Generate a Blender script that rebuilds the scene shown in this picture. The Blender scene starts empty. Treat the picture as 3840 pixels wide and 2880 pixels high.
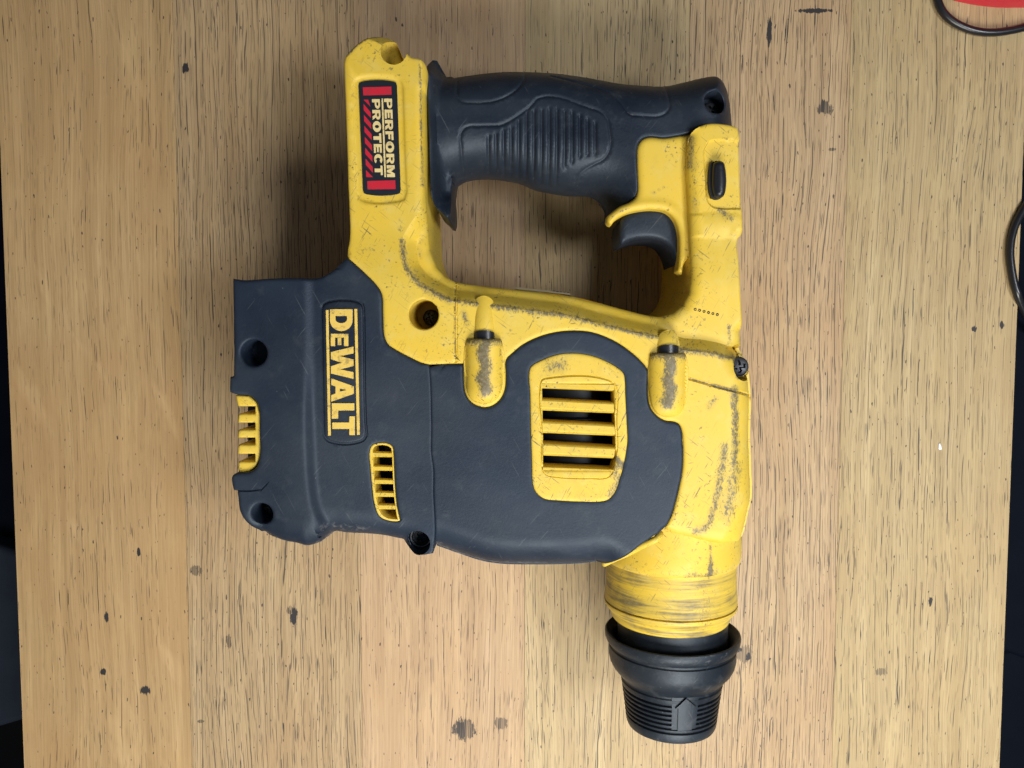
import bpy, math, random
import numpy as np
from mathutils import Vector, geometry
random.seed(7); np.random.seed(7)
scene = bpy.context.scene
col = scene.collection

# ------------------------------------------------------------------ camera
H = 370.0            # camera height over the table top, mm
TILT = math.radians(3.5)
FOC = 2950.0         # focal length in units of a 3840 wide picture
cam_d = bpy.data.cameras.new('camera')
cam = bpy.data.objects.new('camera', cam_d); col.objects.link(cam)
cam.location = (0, 0, H / 1000); cam.rotation_euler = (-TILT, 0, 0)
cam_d.sensor_width = 36; cam_d.lens = 36 * FOC / 3840
cam_d.clip_start = 0.01; cam_d.clip_end = 20
scene.camera = cam

# ------------------------------------------------------------------ light
w = bpy.data.worlds.new('World'); scene.world = w; w.use_nodes = True
bg = w.node_tree.nodes['Background']
bg.inputs[0].default_value = (0.80, 0.88, 1.0, 1); bg.inputs[1].default_value = 0.095
def area(name, loc, tgt, size, power, color, spread=180):
    d = bpy.data.lights.new(name, 'AREA'); d.shape = 'RECTANGLE'
    d.spread = math.radians(spread); d.size, d.size_y = size; d.energy = power; d.color = color
    o = bpy.data.objects.new(name, d); col.objects.link(o)
    o.location = loc
    o.rotation_euler = (Vector(tgt) - Vector(loc)).to_track_quat('-Z', 'Y').to_euler()
    return o
area('window_light', (0.10, -0.47, 0.54), (0.02, -0.18, 0), (0.40, 0.28), 3.1, (1.0, 0.955, 0.87), 125)
area('ceiling_lamp', (0.52, -0.10, 0.85), (0.16, -0.03, 0), (0.24, 0.24), 1.6, (0.95, 0.97, 1.0), 100)
area('room_lamp', (-0.9, 0.3, 0.7), (-0.15, 0.05, 0), (0.4, 0.4), 0.25, (1.0, 0.55, 0.25))
scene.view_settings.view_transform = 'Standard'
scene.view_settings.look = 'None'
scene.view_settings.exposure = 0.0
scene.view_settings.gamma = 1.0

# ------------------------------------------------------------------ survey helpers (photo measurement + known height -> mm)
cph, sph = math.cos(-TILT), math.sin(-TILT)
def P(u, v, z):
    a = (u - 1920.0) / FOC; b = (1440.0 - v) / FOC
    yy = b * cph + sph; zz = b * sph - cph
    t = (z - H) / zz
    return (a * t, yy * t)
def win(x0, y0, s=2.765):
    return lambda x, y, z=None: (x0 + x / s, y0 + y / s, z)
A = win(1200, 100); B = win(2000, 200); C = win(1200, 700); D = win(2000, 700)
E = win(840, 950); F = win(840, 1500); G = win(1600, 1150); Hh = win(1600, 1550)
I = win(2200, 1150); J = win(2200, 1650); K = win(2100, 2200)
def W(pts, z):
    return [P(p[0], p[1], p[2] if len(p) > 2 and p[2] is not None else z) for p in pts]
def mp(fn, pts):
    return [fn(*p) for p in pts]

def smooth(pts, closed=True, step=1.2, corner=50):
    """Catmull-Rom through the points; sharp turns stay corners"""
    p = [np.array(q[:2], float) for q in pts]
    n = len(p); out = []
    def is_corner(i):
        if not closed and (i == 0 or i == n - 1): return True
        a = p[i] - p[i - 1]; b = p[(i + 1) % n] - p[i]
        la, lb = np.linalg.norm(a), np.linalg.norm(b)
        if la < 1e-6 or lb < 1e-6: return True
        c = np.clip(np.dot(a, b) / la / lb, -1, 1)
        return math.degrees(math.acos(c)) > corner
    cor = [is_corner(i) for i in range(n)]
    for i in range(n if closed else n - 1):
        p1, p2 = p[i], p[(i + 1) % n]
        L = np.linalg.norm(p2 - p1)
        if L < 1e-5: continue
        m1 = (p2 - p1) if cor[i] else None
        m2 = (p2 - p1) if cor[(i + 1) % n] else None
        if m1 is None:
            p0 = p[i - 1]; l0 = np.linalg.norm(p1 - p0)
            m1 = ((p1 - p0) / l0 + (p2 - p1) / L); m1 = m1 / max(np.linalg.norm(m1), 1e-6) * L
        if m2 is None:
            p3 = p[(i + 2) % n]; l3 = np.linalg.norm(p3 - p2)
            m2 = ((p3 - p2) / l3 + (p2 - p1) / L); m2 = m2 / max(np.linalg.norm(m2), 1e-6) * L
        k = max(1, int(math.ceil(L / step)))
        for j in range(k):
            t = j / k
            out.append(tuple((2*t**3-3*t**2+1)*p1 + (t**3-2*t**2+t)*m1 + (-2*t**3+3*t**2)*p2 + (t**3-t**2)*m2))
    if not closed: out.append(tuple(p[-1]))
    return out

def seg_dist(pts, loops):
    """distance from pts to the polylines in loops [(array, closed)]"""
    pts = np.asarray(pts, float); best = np.full(len(pts), 1e9)
    for L, closed in loops:
        L = np.asarray(L, float)
        a = L if closed else L[:-1]
        b = np.roll(L, -1, 0) if closed else L[1:]
        ab = b - a; l2 = np.maximum((ab**2).sum(1), 1e-12)
        for s in range(0, len(pts), 4000):
            q = pts[s:s+4000, None, :]
            t = np.clip(((q - a) * ab).sum(2) / l2, 0, 1)
            dd = ((a + t[..., None] * ab - q)**2).sum(2).min(1)
            best[s:s+4000] = np.minimum(best[s:s+4000], np.sqrt(dd))
    return best
def inside(pts, loop):
    pts = np.asarray(pts, float); L = np.asarray(loop, float)
    x, y = pts[:, 0], pts[:, 1]; r = np.zeros(len(pts), bool)
    x1, y1 = L[:, 0], L[:, 1]; x2, y2 = np.roll(x1, -1), np.roll(y1, -1)
    for i in range(len(L)):
        if y1[i] == y2[i]: continue
        c = ((y1[i] > y) != (y2[i] > y)) & (x < (x2[i]-x1[i])*(y-y1[i])/(y2[i]-y1[i]) + x1[i])
        r ^= c
    return r
def sdf(pts, loop):                      # positive inside
    d = seg_dist(pts, [(loop, True)])
    return np.where(inside(pts, loop), d, -d)
def sstep(a, b, x):
    t = np.clip((x - a) / (b - a), 0, 1); return t*t*(3-2*t)
def drop(d, r, h=None):                  # quarter-ellipse rounding at an edge
    h = r if h is None else h
    t = np.clip(1 - d / r, 0, 1)
    return h * (1 - np.sqrt(np.maximum(1 - t*t, 0)))
def groove(pts, line, wd, depth, closed=False):
    d = seg_dist(pts, [(line, closed)])
    return depth * (1 - sstep(wd * 0.25, wd, d))
def along(line, offs, step=0.8, closed=False):
    return (line, offs, step, closed)
def along_pts(line, offs, step=0.8, closed=False):
    """points beside a polyline, to give the surface a crease there"""
    L = np.asarray(line, float); res = []
    if closed: L = np.vstack([L, L[:1]])
    for a, b in zip(L[:-1], L[1:]):
        l = np.linalg.norm(b - a)
        if l < 1e-6: continue
        nrm = np.array([-(b-a)[1], (b-a)[0]]) / l
        for j in range(max(1, int(l / step))):
            q = a + (b - a) * (j / max(1, int(l / step)))
            for o in offs: res.append(q + nrm * o)
    return np.array(res)
def circ(c, r, n=36):
    return [(c[0] + r*math.cos(2*math.pi*i/n), c[1] + r*math.sin(2*math.pi*i/n)) for i in range(n)]

BASE = np.array([10.0, -20.0, 0.0])      # the tool's foot point
def link_mesh(name, verts, faces, mat, parent, base=BASE, smooth_faces=True, attr=None):
    me = bpy.data.meshes.new(name)
    v = (np.asarray(verts, float) - base) / 1000.0
    me.from_pydata(v.tolist(), [], [tuple(int(i) for i in f) for f in faces])
    me.update()
    if smooth_faces is not False:
        me.polygons.foreach_set('use_smooth', [True] * len(me.polygons))
        if smooth_faces is not True: me.set_sharp_from_angle(angle=math.radians(smooth_faces))
    if attr is not None:
        a = me.attributes.new('wear', 'FLOAT', 'POINT')
        a.data.foreach_set('value', np.asarray(attr, np.float32))
    me.materials.append(mat)
    o = bpy.data.objects.new(name, me); col.objects.link(o)
    if parent: o.parent = parent
    return o

ZC = 42.0
def puff(name, mat, parent, outline, zf, zbot=4.0, holes=(), sp=1.0, rings=(), pts=(), wear=None,
         mirror=False, sharp=40, jit=0.0):
    """a solid with a traced outline whose top surface follows zf(points, distance to edge)"""
    loops = [np.asarray(outline, float)] + [np.asarray(h, float) for h in holes]
    allpts, edges = [], []
    for L in loops:
        s = len(allpts); n = len(L)
        allpts += [tuple(q) for q in L]
        edges += [(s + i, s + (i + 1) % n) for i in range(n)]
    nb = len(allpts)
    def area_ok(q):
        m = inside(q, loops[0])
        for h in loops[1:]: m &= ~inside(q, h)
        return m
    cand = []
    if sp:
        lo, hi = loops[0].min(0), loops[0].max(0)
        xs = np.arange(lo[0], hi[0], sp); ys = np.arange(lo[1], hi[1], sp * 0.866)
        gx, gy = np.meshgrid(xs, ys); gx = gx + (np.arange(len(ys)) % 2)[:, None] * sp * 0.5
        g = np.c_[gx.ravel(), gy.ravel()]
        g = g[area_ok(g)]
        for f in pts:                     # keep the grid clear of the crease lines
            if len(g): g = g[seg_dist(g, [(f[0], f[3])]) > max(abs(o) for o in f[1]) + 0.3*min(sp, 1.2)]
        if len(g):
            d = seg_dist(g, [(L, True) for L in loops])
            g = g[d > max(sp * 0.6, (max(rings) + 0.4*sp) if len(rings) else 0)]
        cand.append(g)
    for r in rings:
        for L in loops:
            t = np.roll(L, -1, 0) - np.roll(L, 1, 0)
            t /= np.maximum(np.linalg.norm(t, axis=1), 1e-9)[:, None]
            for s in (1, -1):
                q = L + np.c_[-t[:, 1], t[:, 0]] * r * s
                q = q[area_ok(q)]
                if len(q):
                    d = seg_dist(q, [(l, True) for l in loops])
                    cand.append(q[np.abs(d - r) < 0.06 * r + 0.01])
    for q in pts:
        q = along_pts(*q)
        if len(q):
            q = q[area_ok(q)]
            if len(q):
                d = seg_dist(q, [(l, True) for l in loops]); cand.append(q[d > 0.12])
    cand = [c for c in cand if len(c)]
    inner = np.vstack(cand) if cand else np.zeros((0, 2))
    if len(inner):                       # thin out near-duplicates
        key = np.round(inner / 0.05).astype(int)
        _, ix = np.unique(key, axis=0, return_index=True); inner = inner[np.sort(ix)]
    vin = [Vector(q) for q in allpts] + [Vector(q) for q in inner]
    vo, eo, fo, ov, oe, of = geometry.delaunay_2d_cdt(vin, edges, [], 0, 1e-4)
    V = np.array([tuple(q) for q in vo]); T = np.array([f for f in fo if len(f) == 3])
    cen = V[T].mean(1); T = T[area_ok(cen)]
    a, b, c = V[T[:, 0]], V[T[:, 1]], V[T[:, 2]]
    sgn = (b[:, 0]-a[:, 0])*(c[:, 1]-a[:, 1]) - (b[:, 1]-a[:, 1])*(c[:, 0]-a[:, 0])
    T[sgn < 0] = T[sgn < 0][:, ::-1]
    d = seg_dist(V, [(L, True) for L in loops]); d[d < 1e-3] = 0
    z = zf(V, d)
    top = np.c_[V, z]
    # boundary edges of the triangulation
    cnt = {}
    for f in T:
        for i in range(3):
            e = (f[i], f[(i+1) % 3]); cnt[e] = 1
    bed = [e for e in cnt if (e[1], e[0]) not in cnt]
    n = len(V); verts = [top]; faces = T.tolist()
    if mirror:
        zz = 2 * ZC - z; zz = np.minimum(zz, z)
        verts.append(np.c_[V, zz]); faces += (T[:, ::-1] + n).tolist()
        faces += [(e[1], e[0], e[0] + n, e[1] + n) for e in bed]
    else:
        bv = sorted({i for e in bed for i in e}); m = {i: k for k, i in enumerate(bv)}
        B0 = V[bv]
        verts.append(np.c_[B0, np.full(len(bv), zbot)])
        faces += [(e[1], e[0], n + m[e[0]], n + m[e[1]]) for e in bed]
        vb, eb, fb, ob, _, _ = geometry.delaunay_2d_cdt([Vector(q) for q in B0], [(m[e[0]], m[e[1]]) for e in bed], [], 0, 1e-4)
        Vb = np.array([tuple(q) for q in vb]); Tb = np.array([f for f in fb if len(f) == 3])
        Tb = Tb[area_ok(Vb[Tb].mean(1))]
        inv = {i: ob[i][0] for i in range(len(vb)) if ob[i]}
        a, b, c = Vb[Tb[:, 0]], Vb[Tb[:, 1]], Vb[Tb[:, 2]]
        sg = (b[:, 0]-a[:, 0])*(c[:, 1]-a[:, 1]) - (b[:, 1]-a[:, 1])*(c[:, 0]-a[:, 0])
        Tb[sg > 0] = Tb[sg > 0][:, ::-1]
        faces += [tuple(n + inv[i] for i in f) for f in Tb.tolist() if all(i in inv for i in f)]
    VV = np.vstack(verts)
    at = None
    if wear is not None:
        wv = wear(V, d, z); at = np.zeros(len(VV)); at[:n] = wv
    return link_mesh(name, VV, faces, mat, parent, smooth_faces=sharp, attr=at)

def lathe(name, mat, parent, prof, x0, z0, seg=96, axis='y', rfun=None, sharp=40, cap=True, wear=None):
    """profile [(position along axis, radius)] turned about an axis through (x0, z0)"""
    vs, fs, at = [], [], []
    for i, (s, r) in enumerate(prof):
        for k in range(seg):
            a = 2*math.pi*k/seg
            rr = r if rfun is None else rfun(i, s, r, a)
            if axis == 'y': vs.append((x0 + rr*math.sin(a), s, z0 + rr*math.cos(a)))
            else: vs.append((x0 + rr*math.sin(a), z0 + rr*math.cos(a), s))
            if wear: at.append(wear(i, s, a))
    for i in range(len(prof) - 1):
        for k in range(seg):
            k2 = (k + 1) % seg
            f = (i*seg + k, i*seg + k2, (i+1)*seg + k2, (i+1)*seg + k)
            fs.append(f)
    if cap:
        fs.append(tuple(range(seg))[::-1]); fs.append(tuple((len(prof)-1)*seg + k for k in range(seg)))
    o = link_mesh(name, vs, fs, mat, parent, smooth_faces=sharp, attr=at if wear else None)
    import bmesh
    bm = bmesh.new(); bm.from_mesh(o.data); bmesh.ops.recalc_face_normals(bm, faces=bm.faces); bm.to_mesh(o.data); bm.free()
    return o

def boxmesh(name, mat, parent, corners_xy, z0, z1, base=BASE, bev=0.0):
    n = len(corners_xy)
    cx = np.mean(np.array(corners_xy), 0)
    vs = []; fs = []
    levels = [(z0, 0)] + ([(z1 - bev, 0), (z1, bev)] if bev else [(z1, 0)])
    for z, ins in levels:
        for q in corners_xy:
            q = np.array(q, float); s = np.sign(cx - q)
            vs.append((q[0] + s[0]*ins, q[1] + s[1]*ins, z))
    ar = sum(corners_xy[i][0]*corners_xy[(i+1) % n][1] - corners_xy[(i+1) % n][0]*corners_xy[i][1] for i in range(n))
    for l in range(len(levels)-1):
        for k in range(n):
            k2 = (k+1) % n
            f = (l*n+k, l*n+k2, (l+1)*n+k2, (l+1)*n+k); fs.append(f if ar > 0 else f[::-1])
    b0 = tuple(range(n)); t0 = tuple((len(levels)-1)*n + k for k in range(n))
    fs += [b0[::-1], t0] if ar > 0 else [b0, t0[::-1]]
    return link_mesh(name, vs, fs, mat, parent, base=base, smooth_faces=False)

def tube(name, mat, parent, pts, r, seg=14, base=BASE):
    p = [np.array(q, float) for q in pts]; vs, fs = [], []
    prev = None
    for i, q in enumerate(p):
        t = p[min(i+1, len(p)-1)] - p[max(i-1, 0)]; t /= np.linalg.norm(t)
        up = np.array([0, 0, 1.0]); s = np.cross(t, up)
        s = s / np.linalg.norm(s) if np.linalg.norm(s) > 1e-3 else np.array([1.0, 0, 0])
        u = np.cross(s, t)
        for k in range(seg):
            a = 2*math.pi*k/seg; vs.append(q + r*(math.cos(a)*s + math.sin(a)*u))
    for i in range(len(p)-1):
        for k in range(seg):
            k2 = (k+1) % seg; fs.append((i*seg+k, (i+1)*seg+k, (i+1)*seg+k2, i*seg+k2))
    fs.append(tuple(range(seg))); fs.append(tuple((len(p)-1)*seg+k for k in range(seg))[::-1])
    return link_mesh(name, vs, fs, mat, parent, base=base)

# ------------------------------------------------------------------ materials
class NT:
    def __init__(s, name):
        s.m = bpy.data.materials.new(name); s.m.use_nodes = True
        s.t = s.m.node_tree; s.n = s.t.nodes; s.b = s.n['Principled BSDF']
        s.co = s.n.new('ShaderNodeTexCoord').outputs['Object']
    def lk(s, a, b): s.t.links.new(a, b)
    def val(s, sock, v):
        if hasattr(v, 'is_output'): s.lk(v, sock)
        else: sock.default_value = v
    def math(s, op, a, b=None, c=None, clamp=False):
        n = s.n.new('ShaderNodeMath'); n.operation = op; n.use_clamp = clamp
        s.val(n.inputs[0], a)
        if b is not None: s.val(n.inputs[1], b)
        if c is not None: s.val(n.inputs[2], c)
        return n.outputs[0]
    def mapped(s, scale, rot=(0, 0, 0), loc=(0, 0, 0), vec=None):
        n = s.n.new('ShaderNodeMapping'); s.lk(vec if vec is not None else s.co, n.inputs['Vector'])
        n.inputs['Scale'].default_value = scale; n.inputs['Rotation'].default_value = rot; n.inputs['Location'].default_value = loc
        return n.outputs[0]
    def noise(s, scale, detail=3, rough=0.55, rot=(0, 0, 0), loc=(0, 0, 0), vec=None, dist=0.0):
        n = s.n.new('ShaderNodeTexNoise'); n.inputs['Scale'].default_value = 1
        n.inputs['Detail'].default_value = detail; n.inputs['Roughness'].default_value = rough
        n.inputs['Distortion'].default_value = dist
        if not isinstance(scale, tuple): scale = (scale,)*3
        if rot != (0, 0, 0): vec = s.mapped((1, 1, 1), rot, (0, 0, 0), vec)
        s.lk(s.mapped(scale, (0, 0, 0), loc, vec), n.inputs['Vector'])
        return n.outputs['Fac']
    def ramp(s, f, a, b):                # clamp((f-a)/(b-a))
        n = s.n.new('ShaderNodeMapRange'); n.clamp = True
        s.val(n.inputs['Value'], f); s.val(n.inputs['From Min'], a); s.val(n.inputs['From Max'], b)
        return n.outputs['Result']
    def mix(s, f, a, b):
        n = s.n.new('ShaderNodeMix'); n.data_type = 'RGBA'
        s.val(n.inputs['Factor'], f)
        for i, v in ((6, a), (7, b)):
            if hasattr(v, 'is_output'): s.lk(v, n.inputs[i])
            else: n.inputs[i].default_value = (*v, 1)
        return n.outputs[2]
    def bump(s, h, strength, dist, nrm=None):
        n = s.n.new('ShaderNodeBump'); n.inputs['Strength'].default_value = strength; n.inputs['Distance'].default_value = dist
        s.lk(h, n.inputs['Height'])
        if nrm is not None: s.lk(nrm, n.inputs['Normal'])
        return n.outputs[0]
    def attr(s, name):
        n = s.n.new('ShaderNodeAttribute'); n.attribute_name = name; return n.outputs['Fac']
    def out(s, color, rough, normal=None, spec=None, metal=None):
        s.val(s.b.inputs['Base Color'], color if hasattr(color, 'is_output') else (*color, 1))
        s.val(s.b.inputs['Roughness'], rough)
        if normal is not None: s.lk(normal, s.b.inputs['Normal'])
        if spec is not None: s.b.inputs['Specular IOR Level'].default_value = spec
        if metal is not None: s.b.inputs['Metallic'].default_value = metal
        return s.m

def mat_yellow(name, streak=False, grime=1.0, wearall=0.0):
    s = NT(name)
    big = s.noise(45, 3)
    c = s.mix(s.ramp(big, 0.3, 0.7), (0.70, 0.478, 0.040), (0.65, 0.472, 0.066))
    # pale scuffed areas
    pale = s.noise((130, 130, 130), 5, 0.65, loc=(3, 1, 0))
    c = s.mix(s.math('MULTIPLY', s.ramp(pale, 0.52, 0.72), 0.5), c, (0.67, 0.535, 0.15))
    # grey grime specks and fine scratches
    sp1 = s.ramp(s.noise(800, 4, 0.65, loc=(5, 2, 1)), 0.595, 0.645)
    area_m = s.ramp(s.noise(75, 3, loc=(9, 4, 2)), 0.47, 0.62)
    sc1 = s.ramp(s.noise((2200, 130, 400), 1, rot=(0, 0, 0.5), loc=(1, 7, 0)), 0.68, 0.72)
    sc2 = s.ramp(s.noise((2200, 110, 400), 1, rot=(0, 0, -0.9), loc=(4, 2, 0)), 0.69, 0.73)
    sc3 = s.ramp(s.noise((1400, 160, 400), 2, rot=(0, 0, 1.5), loc=(7, 2, 0)), 0.71, 0.75)
    sc = s.math('MAXIMUM', s.math('MAXIMUM', sc1, sc2), sc3)
    g = s.math('MULTIPLY', s.math('MAXIMUM', s.math('MULTIPLY', sp1, area_m), s.math('MULTIPLY', sc, s.ramp(s.noise(35, 2, loc=(2, 8, 1)), 0.42, 0.6))), 0.8 * grime)
    # shaped wear carried by the mesh, broken up by noise
    wv = s.math('ADD', s.attr('wear'), wearall)
    br = s.noise((950, 520, 950), 6, 0.78, loc=(2, 2, 2), dist=1.2)
    wm = s.ramp(s.math('ADD', wv, s.math('MULTIPLY', s.math('SUBTRACT', br, 0.5), 3.4)), 0.46, 0.66)
    wm = s.math('MULTIPLY', wm, s.ramp(wv, 0.02, 0.12))
    g = s.math('MAXIMUM', g, s.math('MULTIPLY', wm, 0.78))
    soft = s.math('MULTIPLY', s.ramp(s.math('ADD', wv, s.math('MULTIPLY', s.math('SUBTRACT', s.noise(150, 4, loc=(1, 1, 5)), 0.5), 1.1)), 0.15, 0.8), 0.50)
    if streak:                            # rubbed bands round the barrel
        st = s.noise((22, 420, 22), 5, 0.7, loc=(0.3, 0, 0), dist=0.4)
        st2 = s.noise((60, 55, 60), 3, loc=(2, 5, 2))
        stm = s.ramp(s.math('ADD', s.math('MULTIPLY', st, 0.75), s.math('MULTIPLY', st2, 0.55)), 0.655, 0.78)
        g = s.math('MAXIMUM', g, s.math('MULTIPLY', stm, 0.62))
        soft = s.math('MAXIMUM', soft, s.math('MULTIPLY', s.ramp(st, 0.40, 0.62), 0.50))
    c = s.mix(soft, c, (0.25, 0.205, 0.08))
    worn = s.mix(s.ramp(s.noise(900, 3, 0.7, loc=(8, 8, 1)), 0.42, 0.66), (0.028, 0.031, 0.036), (0.13, 0.13, 0.125))
    c = s.mix(g, c, worn)
    h = s.noise(2200, 2)
    nb = s.bump(h, 0.10, 0.0002)
    return s.out(c, s.math('ADD', 0.42, s.math('MULTIPLY', pale, 0.2)), nb, spec=0.45)

def mat_rubber(name, c0=(0.0090, 0.0155, 0.029), c1=(0.0145, 0.024, 0.042), rough=0.52, dust=0.4):
    s = NT(name)
    c = s.mix(s.ramp(s.noise(30, 4), 0.35, 0.65), c0, c1)
    du = s.ramp(s.noise(140, 6, 0.7, loc=(3, 3, 0)), 0.55, 0.80)
    c = s.mix(s.math('MULTIPLY', du, 0.55*dust), c, (0.11, 0.12, 0.13))
    sp = s.math('MULTIPLY', s.ramp(s.noise(700, 2, loc=(5, 0, 2)), 0.765, 0.79), dust)
    c = s.mix(sp, c, (0.24, 0.24, 0.23))
    scr = s.math('MAXIMUM', s.ramp(s.noise((1600, 60, 300), 1, rot=(0, 0, 0.7), loc=(3, 1, 0)), 0.73, 0.77), s.ramp(s.noise((1600, 50, 300), 1, rot=(0, 0, -0.5), loc=(8, 4, 0)), 0.74, 0.78))
    c = s.mix(s.math('MULTIPLY', scr, 0.6*dust), c, (0.15, 0.16, 0.17))
    smg = s.ramp(s.noise((18, 26, 18), 5, 0.65, loc=(6, 1, 0)), 0.42, 0.66)
    c = s.mix(s.math('MULTIPLY', smg, 0.38), c, (0.046, 0.055, 0.068))
    wv = s.attr('wear'); br = s.noise((500, 500, 500), 5, 0.7, loc=(2, 4, 2))
    wm = s.ramp(s.math('ADD', wv, s.math('MULTIPLY', s.math('SUBTRACT', br, 0.5), 1.6)), 0.45, 0.75)
    c = s.mix(s.math('MULTIPLY', wm, s.math('MULTIPLY', s.ramp(wv, 0.02, 0.15), 0.55)), c, (0.16, 0.16, 0.17))
    nb = s.bump(s.noise(1100, 3), 0.22, 0.0003)
    r = s.math('ADD', rough, s.math('MULTIPLY', s.math('SUBTRACT', s.noise(60, 4), 0.5), 0.25))
    s.b.inputs['Specular Tint'].default_value = (0.74, 0.86, 1.0, 1)
    return s.out(c, r, nb, spec=0.36)
def mat_plain(name, c, rough=0.5, metal=0.0, var=0.25, scale=300, spec=0.5, dirt=0.0):
    s = NT(name)
    n = s.noise(scale, 4)
    cc = s.mix(n, tuple(v*(1-var) for v in c), tuple(min(1, v*(1+var)) for v in c))
    if dirt: cc = s.mix(s.math('MULTIPLY', s.ramp(s.noise(420, 5, 0.7, loc=(3, 7, 1)), 0.53, 0.66), dirt), cc, (0.06, 0.06, 0.055))
    return s.out(cc, rough, s.bump(s.noise(1200, 2), 0.08, 0.0002), metal=metal, spec=spec)

YEL = mat_yellow('worn_yellow_plastic')
YEL_B = mat_yellow('rubbed_yellow_barrel', streak=True, grime=0.6)
YEL_V = mat_yellow('scuffed_yellow_vent', grime=1.2, wearall=0.12)
RUB = mat_rubber('blue_black_rubber')
GRIP = mat_rubber('grip_rubber', (0.0065, 0.0105, 0.0195), (0.010, 0.016, 0.028), 0.46, 0.45)
BADGE = mat_rubber('badge_rubber', (0.006, 0.010, 0.019), (0.009, 0.014, 0.026), 0.5, 0.3)
CHUCK = mat_rubber('chuck_rubber', (0.006, 0.009, 0.0135), (0.010, 0.014, 0.021), 0.45, 0.7)
BLK = mat_plain('black_plastic', (0.010, 0.012, 0.017), 0.35)
SCR = mat_plain('black_screw_steel', (0.05, 0.053, 0.06), 0.42, 0.6)
CHROME = mat_plain('bright_screw_steel', (0.35, 0.36, 0.38), 0.22, 1.0)
INK = mat_plain('badge_black', (0.010, 0.014, 0.022), 0.4)
PRINT = mat_plain('badge_yellow', (0.72, 0.51, 0.11), 0.45, var=0.12, dirt=0.55)
CREAM = mat_plain('label_cream', (0.72, 0.58, 0.27), 0.4, var=0.08, dirt=0.4)
RED = mat_plain('label_red', (0.52, 0.016, 0.036), 0.4, var=0.08, dirt=0.4)
DARK = mat_plain('inside_dark', (0.006, 0.007, 0.010), 0.7)
MOTOR = mat_plain('motor_steel', (0.018, 0.021, 0.027), 0.55, 0.2)

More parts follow.
